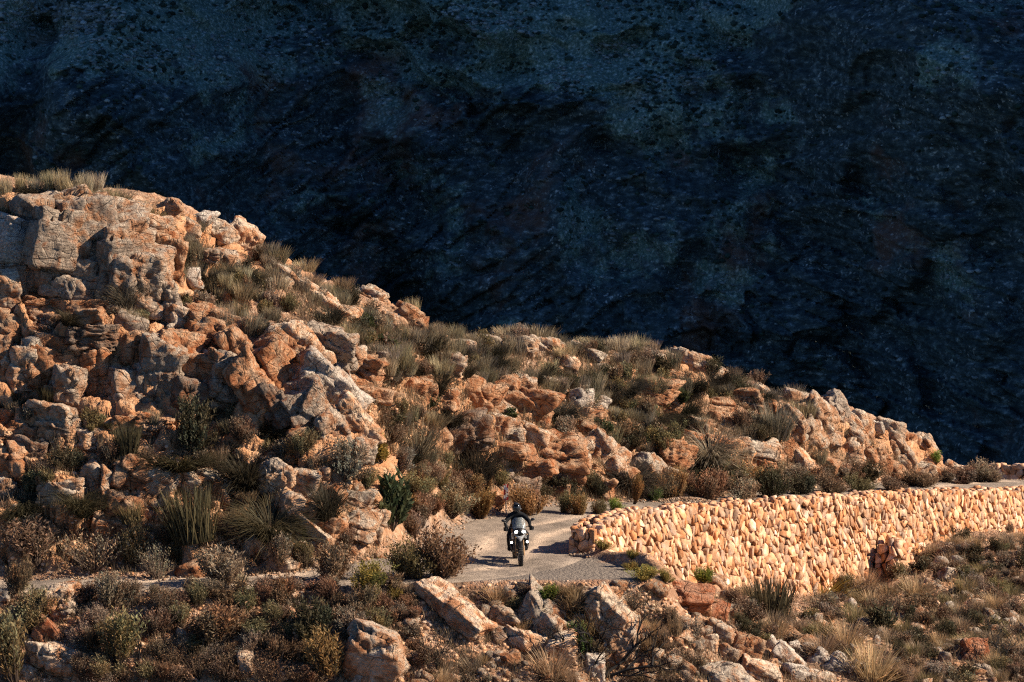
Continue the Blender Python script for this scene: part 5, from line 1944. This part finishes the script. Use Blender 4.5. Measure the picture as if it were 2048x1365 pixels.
def wheel(name, y, R, tw, yaw=0.0):
    w = bpy.data.objects.new(name, None)
    COL.objects.link(w)
    w.parent = bk
    w.location = (0, y, R)
    w.rotation_euler = (0, 0, yaw)
    m = MBld().ring((0, 0, 0), R - tw * .48, tw * .48, tw * .5)
    for k in range(30):
        a = k / 30 * 2 * math.pi
        for sx in (-.3, .3):
            m.box((sx * tw, (R - .004) * math.cos(a + sx * .15), (R - .004) * math.sin(a + sx * .15)), (tw * .42, .035, .014), (a + math.pi / 2 if False else a - math.pi / 2, 0, 0))
    m.make('tyre', K_RUB, w)
    m = MBld().ring((0, 0, 0), R - tw * 1.0, .022, .045).ring((0, 0, 0), .04, .03, .06, 16, 8)
    for k in range(16):
        a = k / 16 * 2 * math.pi
        m.tube([((-1) ** k * .035, .04 * math.cos(a), .04 * math.sin(a)), (0, (R - tw) * math.cos(a + .25), (R - tw) * math.sin(a + .25))], .004, 5)
    m.make('rim', K_STEEL, w)
    m = MBld()
    for sx in ((-.075, .075) if y < 0 else (.08,)):
        m.ring((sx, 0, 0), .115, .035, .003, 28, 6)
    m.make('brake_disc', K_ALU, w)


wheel('front_wheel', -.77, .335, .105)
wheel('rear_wheel', .77, .325, .15)
for sx in (-1, 1):
    MBld().tube([(sx * .105, -.77, .30), (sx * .105, -.70, .52)], .03, 10).tube([(sx * .105, -.70, .52), (sx * .105, -.56, .98)], .024, 10).make('fork_leg', K_GOLD if True else K_ALU, bk)
MBld().sheet([[(x, -.70 - .34 * c_ - .02, .40 + .335 * s_ + (.0 if abs(x) < .05 else -.02)) for x in (-.062, -.04, 0, .04, .062)] for c_, s_ in [(math.cos(t), math.sin(t)) for t in np.linspace(.35, 2.0, 8)]], .008).make('front_mudguard', K_BLK, bk)
# beak
MBld().sheet([[(x * w, y + abs(x) * .12, z + abs(x) * up_) for x in (-1, -.6, -.2, .2, .6, 1)] for w, y, z, up_ in [(.02, -1.09, .745, 0), (.07, -1.05, .78, .03), (.125, -.99, .82, .05), (.165, -.92, .865, .06)]], .012).make('beak', K_WHITE, bk)
# nose fairing round the lamps
MBld().sheet([[(x * w, y + x * x * .13, z) for x in (-1, -.7, -.35, 0, .35, .7, 1)] for w, y, z in [(.17, -.86, .91), (.185, -.90, .96), (.185, -.87, 1.04), (.15, -.80, 1.10)]], .012).make('nose_fairing', K_STEEL, bk)
for sx in (-1, 1):
    h = MBld().ball((sx * .108, -.895, 1.0), (.05, .03, .042), (.2, sx * .18, 0)).make('headlight', K_LAMP, bk)
    MBld().ring((0, 0, 0), .05, .008, .02, 20, 6).make('bezel', K_BLK, h, True, (sx * .092, -.872, .985)).rotation_euler = (0, 0, RAD(90))
    f_ = MBld().ball((sx * .225, -.62, .665), (.033, .028, .033)).make('fog_light', K_LAMP, bk)
    MBld().tube([(sx * .225, -.6, .665), (sx * .225, -.52, .665)], [.042, .03], 12).make('lamp_housing', K_BLK, f_)
# screen
MBld().sheet([[(x * w, y + x * x * .09, z) for x in (-1, -.75, -.5, -.25, 0, .25, .5, .75, 1)] for w, y, z in [(.165, -.83, 1.04), (.195, -.77, 1.13), (.195, -.71, 1.23), (.165, -.66, 1.32), (.10, -.63, 1.375)]], .005).make('windscreen', K_GLASS, bk)
# tank, side panels, seat, tail
MBld().ball((0, -.22, .93), (.20, .34, .16)).box((0, -.45, .84), (.30, .26, .22), (0, 0, 0), .05).make('fuel_tank', K_BLK, bk)
for sx in (-1, 1):
    MBld().sheet([[(sx * (.17 + .05 * math.sin(a * 3.1)), -.78 + .5 * a, .98 - .1 * a - h * (.20 - .06 * a)) for a in (0, .25, .5, .75, 1)] for h in (0, .5, 1)], .012).make('side_panel', K_WHITE, bk)
    MBld().tube([(sx * .13, -.42, .95), (sx * .25, -.55, .86), (sx * .275, -.57, .66), (sx * .24, -.50, .46), (sx * .14, -.35, .36)], .014, 8).tube([(sx * .26, -.56, .76), (sx * .12, -.45, .72)], .012, 8).make('crash_bar', K_STEEL, bk)
    MBld().tube([(sx * .17, .12, .36), (sx * .29, .10, .36)], .014, 8).make('footpeg', K_STEEL, bk)
    MBld().tube([(sx * .10, .77, .325), (sx * .10, .2, .42)], .03, 8).make('swingarm', K_STEEL, bk)
    g_ = MBld().sheet([[(sx * (.30 + .14 * a), -.60 - .10 * math.sin(a * 2.6) + .06 * a, 1.05 + .05 * b_ * (1.2 - .4 * a)) for a in np.linspace(0, 1, 6)] for b_ in (-1, -.3, .5, 1.2)], .01).make('handguard', K_BLK, bk)
    mr = MBld().tube([(sx * .28, -.42, 1.10), (sx * .36, -.47, 1.22), (sx * .41, -.47, 1.26)], .008, 6).ball((sx * .42, -.49, 1.285), (.065, .03, .042), (0, sx * -.2, 0)).make('mirror', K_BLK, bk)
    MBld().ball((sx * .42, -.466, 1.285), (.055, .01, .034)).make('mirror_glass', K_MIRROR, mr)
    MBld().tube([(sx * .13, -.58, .98), (sx * .13, -.58, 1.02)], .02, 8).ball((sx * .20, -.78, .90), (.03, .025, .02)).make('indicator', K_GOLD, bk)
MBld().tube([(-.42, -.38, 1.07), (-.28, -.42, 1.09), (-.12, -.50, 1.05), (.12, -.50, 1.05), (.28, -.42, 1.09), (.42, -.38, 1.07)], .013, 8).make('handlebar', K_BLK, bk)
MBld().box((0, -.03, .50), (.30, .42, .34), (0, 0, 0), .04).ball((.17, .0, .42), (.05, .12, .12)).ball((-.17, .0, .42), (.05, .12, .12)).make('engine', K_STEEL, bk)
MBld().box((.14, -.28, .42), (.08, .10, .20), (.3, 0, 0), .02).tube([(.10, -.25, .62), (.12, -.36, .5), (.12, -.30, .34), (.10, 0, .27)], .024, 8).make('engine_cover', K_ALU, bk)
MBld().box((0, -.38, .62), (.28, .04, .26), (-.15, 0, 0), .012).make('radiator', K_BLK, bk)
MBld().box((0, -.12, .27), (.24, .46, .06), (.05, 0, 0), .02).make('bash_plate', K_STEEL, bk)
MBld().box((0, .30, .86), (.28, .62, .09), (.04, 0, 0), .04).make('seat', K_SEAT, bk)
MBld().box((0, .76, .90), (.20, .32, .10), (.12, 0, 0), .03).make('tail', K_BLK, bk)
MBld().box((0, 1.0, .72), (.16, .02, .3), (-.3, 0, 0), .006).make('rear_mudguard', K_BLK, bk)
MBld().tube([(.14, .1, .30), (.19, .45, .42), (.2, .95, .62)], [.025, .05, .055], 12).make('exhaust', K_ALU, bk)

# the rider: one skinned body sitting on the seat, hands on the grips
V_, E_, R_ = [], [], []


def jn(p, r, prev=None):
    V_.append(p)
    R_.append(r)
    if prev is not None:
        E_.append((prev, len(V_) - 1))
    return len(V_) - 1


pel = jn((0, .20, .98), .15)
bel = jn((0, .14, 1.12), .15, pel)
che = jn((0, .04, 1.30), .165, bel)
nck = jn((0, -.03, 1.445), .085, che)
hd = jn((0, -.07, 1.54), .075, nck)
for sx in (-1, 1):
    sh = jn((sx * .17, .0, 1.38), .085, che)
    el_ = jn((sx * .345, -.17, 1.20), .062, sh)
    wr = jn((sx * .345, -.37, 1.105), .042, el_)
    pa = jn((sx * .35, -.415, 1.095), .036, wr)
    for k in range(4):                                   # four fingers closing round the grip, the outer ones shorter
        x = sx * (.318 + .022 * k)
        kn = jn((x, -.458, 1.10 - .002 * k), .0105, pa)
        f2 = jn((x, -.478 + .004 * k, 1.08), .0095, kn)
        jn((x, -.455, 1.062 + .003 * k), .0085, f2)
    tb = jn((sx * .305, -.41, 1.072), .012, pa)
    jn((sx * .29, -.44, 1.058), .0095, tb)
    hp_ = jn((sx * .12, .17, .95), .115, pel)
    kn_ = jn((sx * .255, -.27, .82), .082, hp_)
    sk = jn((sx * .245, -.08, .60), .072, kn_)
    an = jn((sx * .235, .12, .405), .052, sk)
    hl = jn((sx * .235, .16, .385), .05, an)
    bl = jn((sx * .245, -.02, .375), .045, an)
    jn((sx * .25, -.10, .375), .036, bl)
me = bpy.data.meshes.new('body')
me.from_pydata(V_, E_, [])
rd = bpy.data.objects.new('person', me)
COL.objects.link(rd)
md = rd.modifiers.new('skin', 'SKIN')
for k, v in enumerate(me.skin_vertices[0].data):
    v.radius = (R_[k], R_[k])
    v.use_root = (k == 0)
rd.modifiers.new('sub', 'SUBSURF').levels = 2
dg = bpy.context.evaluated_depsgraph_get()
bm_ = bpy.data.meshes.new_from_object(rd.evaluated_get(dg))
bpy.data.objects.remove(rd)
bm_.materials.clear()
bm_.materials.append(K_CLOTH)
bm_.polygons.foreach_set('use_smooth', np.ones(len(bm_.polygons), bool))
bm_.name = 'body'
rd = bpy.data.objects.new('person', None)
COL.objects.link(rd)
rd.location, rd.rotation_euler = bk.location, bk.rotation_euler
tag(rd, 'person in black riding suit and black helmet sitting on the motorcycle', 'person')
link('body', bm_, rd)
hm_ = MBld().ball((0, -.085, 1.60), (.128, .15, .14), (0, 0, 0), 24, 16).box((0, -.165, 1.535), (.14, .10, .09), (.2, 0, 0), .03).make('helmet', K_HELM, rd)
MBld().sheet([[(.108 * math.sin(a), -.085 - .146 * math.cos(a), z) for a in np.linspace(-1.25, 1.25, 11)] for z in (1.575, 1.605, 1.635, 1.655)], .006).make('visor', K_VISOR, hm_)
MBld().sheet([[(.09 * x, -.17 - y * .7 - .02 * (1 - x * x), 1.685 + .02 * (1 - x * x)) for x in (-1, -.5, 0, .5, 1)] for y in (0, .06, .12)], .008).make('peak', K_HELM, hm_)
MBld().box((-.05, -.11, 1.742), (.05, .04, .035), (0, 0, 0), .006).make('helmet_camera', K_BLK, rd)
MBld().box((.115, -.12, 1.555), (.035, .06, .05), (0, 0, 0), .01).make('intercom', K_ALU, rd)
MBld().box((0, .115, 1.27), (.27, .12, .36), (-.28, 0, 0), .04).make('backpack', K_CLOTH, rd)

# chevron board on a thin post at the outside of the bend
sg = bpy.data.objects.new('road_sign', None)
COL.objects.link(sg)
sp = hit(1012, 1029)[0]
sg.location = sp
ppm = to_px(sp)[2]
HT = 61 / ppm
bw, bh = 9.5 / ppm, 33 / ppm
tag(sg, 'narrow red and white chevron board on a thin post at the road bend', 'road sign')
K_RED = plain('red_reflective', (0.50, 0.035, 0.03), .45, .4)
K_SW = plain('white_reflective', (0.78, 0.77, 0.74), .45, .4)
MBld().tube([(0, .012, -.15), (0, .012, HT)], .02, 8).make('post', plain('galvanised_post', (0.5, 0.47, 0.42), .5, .4), sg)
bd = MBld().box((0, 0, HT - bh / 2), (bw, .006, bh), (0, 0, 0), 0).make('board', K_RED, sg, False)
m = MBld()
z0 = HT - bh
for zc in (bh * .50,):
    for s in (1, -1):
        a0, a1 = (-bw * .48, zc + s * bh * .22), (bw * .48, zc)
        t_ = bh * .235
        q_ = [(a0[0], a0[1]), (a1[0], a1[1]), (a1[0], a1[1] + s * t_), (a0[0], a0[1] + s * t_)]
        F_ = [m.b.verts.new((x, -.0065, z0 + min(max(z, 0), bh))) for x, z in q_]
        B_ = [m.b.verts.new((x, -.0035, z0 + min(max(z, 0), bh))) for x, z in q_]
        m.b.faces.new(F_)
        for k in range(4):
            m.b.faces.new((F_[k], B_[k], B_[(k + 1) % 4], F_[(k + 1) % 4]))
m.make('chevron', K_SW, bd, False)

# ---------------------------------------------------------------- past three hundred shrubs: the smallest join into one mass of low scrub
sh = sorted([r for r in PL if r[1] in 'FUT'], key=lambda r: -r[5])
n_hero = sum(1 for o in SC.objects if o.get('category') == 'shrub')
rest = sh[294 - n_hero:]
VV, CC = [], []
for rec in rest:
    o = rec[0]
    ch = [c for c in o.children if c.name.startswith('foliage')][0]
    me = ch.data
    nv = len(me.vertices)
    v = np.empty(nv * 3, np.float32)
    me.vertices.foreach_get('co', v)
    cl = np.empty(nv * 4, np.float32)
    me.color_attributes['tint'].data.foreach_get('color', cl)
    v = v.reshape(-1, 4, 3)[::5]
    v = v[:, :1] + (v - v[:, :1]) * 1.9
    M = np.array(Matrix.LocRotScale(o.location, o.rotation_euler, o.scale))
    VV.append(v.reshape(-1, 3) @ M[:3, :3].T + M[:3, 3])
    CC.append(cl.reshape(-1, 4, 4)[::5].reshape(-1, 4) * np.array(ch.color))
    for c_ in list(o.children):
        bpy.data.objects.remove(c_)
    bpy.data.objects.remove(o)
    PL.remove(rec)
VV = np.concatenate(VV)
ls = link('low_scrub', mesh_from('low_scrub', VV, np.arange(len(VV)).reshape(-1, 4), [M_LEAF], col=np.concatenate(CC)))
ls.color = (1, 1, 1, 1)
tag(ls, kind='stuff')

# ---------------------------------------------------------------- labels of the scattered plants and stones: look, then the nearest landmark
LM = [(120, 480, 'the jointed cliff'), (100, 350, 'the cliff-top grass'), (300, 700, 'the grey block of the cliff'), (180, 870, 'the cube-shaped boulder'), (420, 680, 'the stepped orange blocks'),
      (620, 760, 'the tall pale leaning slab'), (700, 700, 'the dark overhanging block'), (440, 470, 'the knobbly ridge rocks'), (610, 590, 'the low pale ridge slabs'), (800, 620, 'the small dark ridge rocks'),
      (1080, 700, 'the flat pink ridge rocks'), (960, 790, 'the crumbling orange bank'), (1175, 810, 'the white-topped rocks'), (980, 870, 'the pink humped rocks'), (1130, 930, 'the broad layered bank'),
      (1310, 950, 'the orange hill foot'), (1375, 720, 'the bulging rock crest'), (1450, 800, 'the stacked orange ledges'), (1680, 840, 'the ribbed dome'), (1560, 900, 'the smooth tan slabs'), (1810, 900, 'the ridge tail rocks'),
      (230, 970, 'the low tan rock bank'), (580, 970, 'the rough orange rocks'), (700, 1020, 'the blocky tan outcrop'), (550, 1110, 'the pale road bank'), (30, 950, 'the bare orange slope'), (490, 930, 'the hanging black-green tussock'),
      (1630, 1325, 'the white lichened rocks'), (890, 1220, 'the long tilted slab'), (750, 1300, 'the biggest tan boulder'), (1075, 1230, 'the upright tan rock'), (1060, 1290, 'the pale triangular boulder'),
      (1220, 1230, 'the broad tan boulder'), (1360, 1195, 'the flat rust-red slab'), (1440, 1270, 'the egg-shaped boulder'), (1490, 1305, 'the orange pyramid boulder'), (1945, 1306, 'the dark red boulder'),
      (105, 1318, 'the pale corner block'), (125, 1220, 'the pale ribbed boulder'), (380, 1150, 'the round orange boulder'), (430, 1240, 'the wide russet shrub'), (620, 1230, 'the dark olive shrub'), (1165, 1275, 'the bright green shrub'),
      (1790, 1110, 'the dark pier'), (1540, 1180, 'the tall rush clump'), (1640, 1170, 'the long drooping mound'), (1770, 1235, 'the dry-slope leafy bush'), (2000, 1240, 'the two white stones'), (1012, 1000, 'the chevron sign'),
      (785, 1000, 'the tall dark green bush'), (1230, 1010, 'the wall end'), (1300, 1140, 'the gravel shoulder'), (1450, 1360, 'the bottom-edge tan boulder'), (1205, 1340, 'the burnt shrub'), (890, 1100, 'the feathery red-brown shrub'),
      (1950, 1080, 'the far end of the wall'), (1900, 1160, 'the grey-brown stone'), (1870, 1220, 'the dry slope middle'), (1830, 1320, 'the lower dry slope'), (1980, 1180, 'the dry slope right'), (250, 1290, 'the corner shrubs')]
TN = {'restio': 'olive-brown', 'pale': 'pale straw', 'grey': 'grey-green', 'dark': 'blackish', 'deep': 'dark green', 'straw': 'golden straw', 'dun': 'dull tan', 'brown': 'dark brown', 'russet': 'red-brown', 'orange': 'orange', 'olive': 'olive',
      'lime': 'lime', 'green': 'green', 'leaf': 'dark', 'gold': 'yellow', 'ash': 'grey-brown'}
KN = {'G': ('upright grass tussock', 'grass tussock', 'upright grass tussocks'), 'M': ('drooping tussock', 'grass tussock', 'dark drooping tussocks'), 'S': ('grass mound', 'grass mound', 'dry grass mounds'),
      'F': ('rounded shrub', 'shrub', 'shrubs'), 'U': ('upright shrub', 'shrub', 'shrubs'), 'L': ('leafy bush', 'bush', 'broad-leaved bushes'), 'T': ('twiggy shrub', 'shrub', 'shrubs')}
SN = {'t': 'tan', 'p': 'pale', 'g': 'grey', 'o': 'orange', 'r': 'rust-red', 'w': 'white'}
ORD = ['', 'second ', 'third ', 'fourth ', 'fifth ', 'sixth ', 'seventh ', 'eighth ', 'ninth ', 'tenth ', 'eleventh ', 'twelfth ', 'thirteenth ', 'fourteenth ']
items = [(o, f'{TN[t]} {KN[k][0]}', KN[k][1], KN[k][2], x, y, a) for o, k, t, x, y, a in PL]
items += [(o, f'{SN[t]} loose stone', 'stone', 'loose stones on the slopes', x, y, a) for o, t, x, y, a in STN]
cells_ = {}
for it in items:
    d = sorted((math.hypot((it[4] - l[0]), 1.3 * (it[5] - l[1])), l) for l in LM)[0]
    dx, dy = it[4] - d[1][0], it[5] - d[1][1]
    rel = 'beside' if d[0] < 26 else ('left of' if dx < 0 else 'right of') if abs(dx) > 1.3 * abs(dy) else ('above' if dy < 0 else 'below')
    cells_.setdefault((it[1], rel, d[1][2]), []).append((d[0], it))
for (look, rel, lm), L in cells_.items():
    L.sort(key=lambda q_: q_[1][4])
    for k, (d, it) in enumerate(L):
        if len(L) == 1:
            lab = f'{look} {rel} {lm}'
        elif k == 0:
            lab = f'leftmost {look} {rel} {lm}'
        else:
            lab = f'{ORD[k]}{look} from the left {rel} {lm}'
        tag(it[0], lab, it[2], it[3])
for k, o in enumerate([o for o in SC.objects if o.parent is None and o.name.startswith('grass_tussock') and 'label' not in o]):
    pass
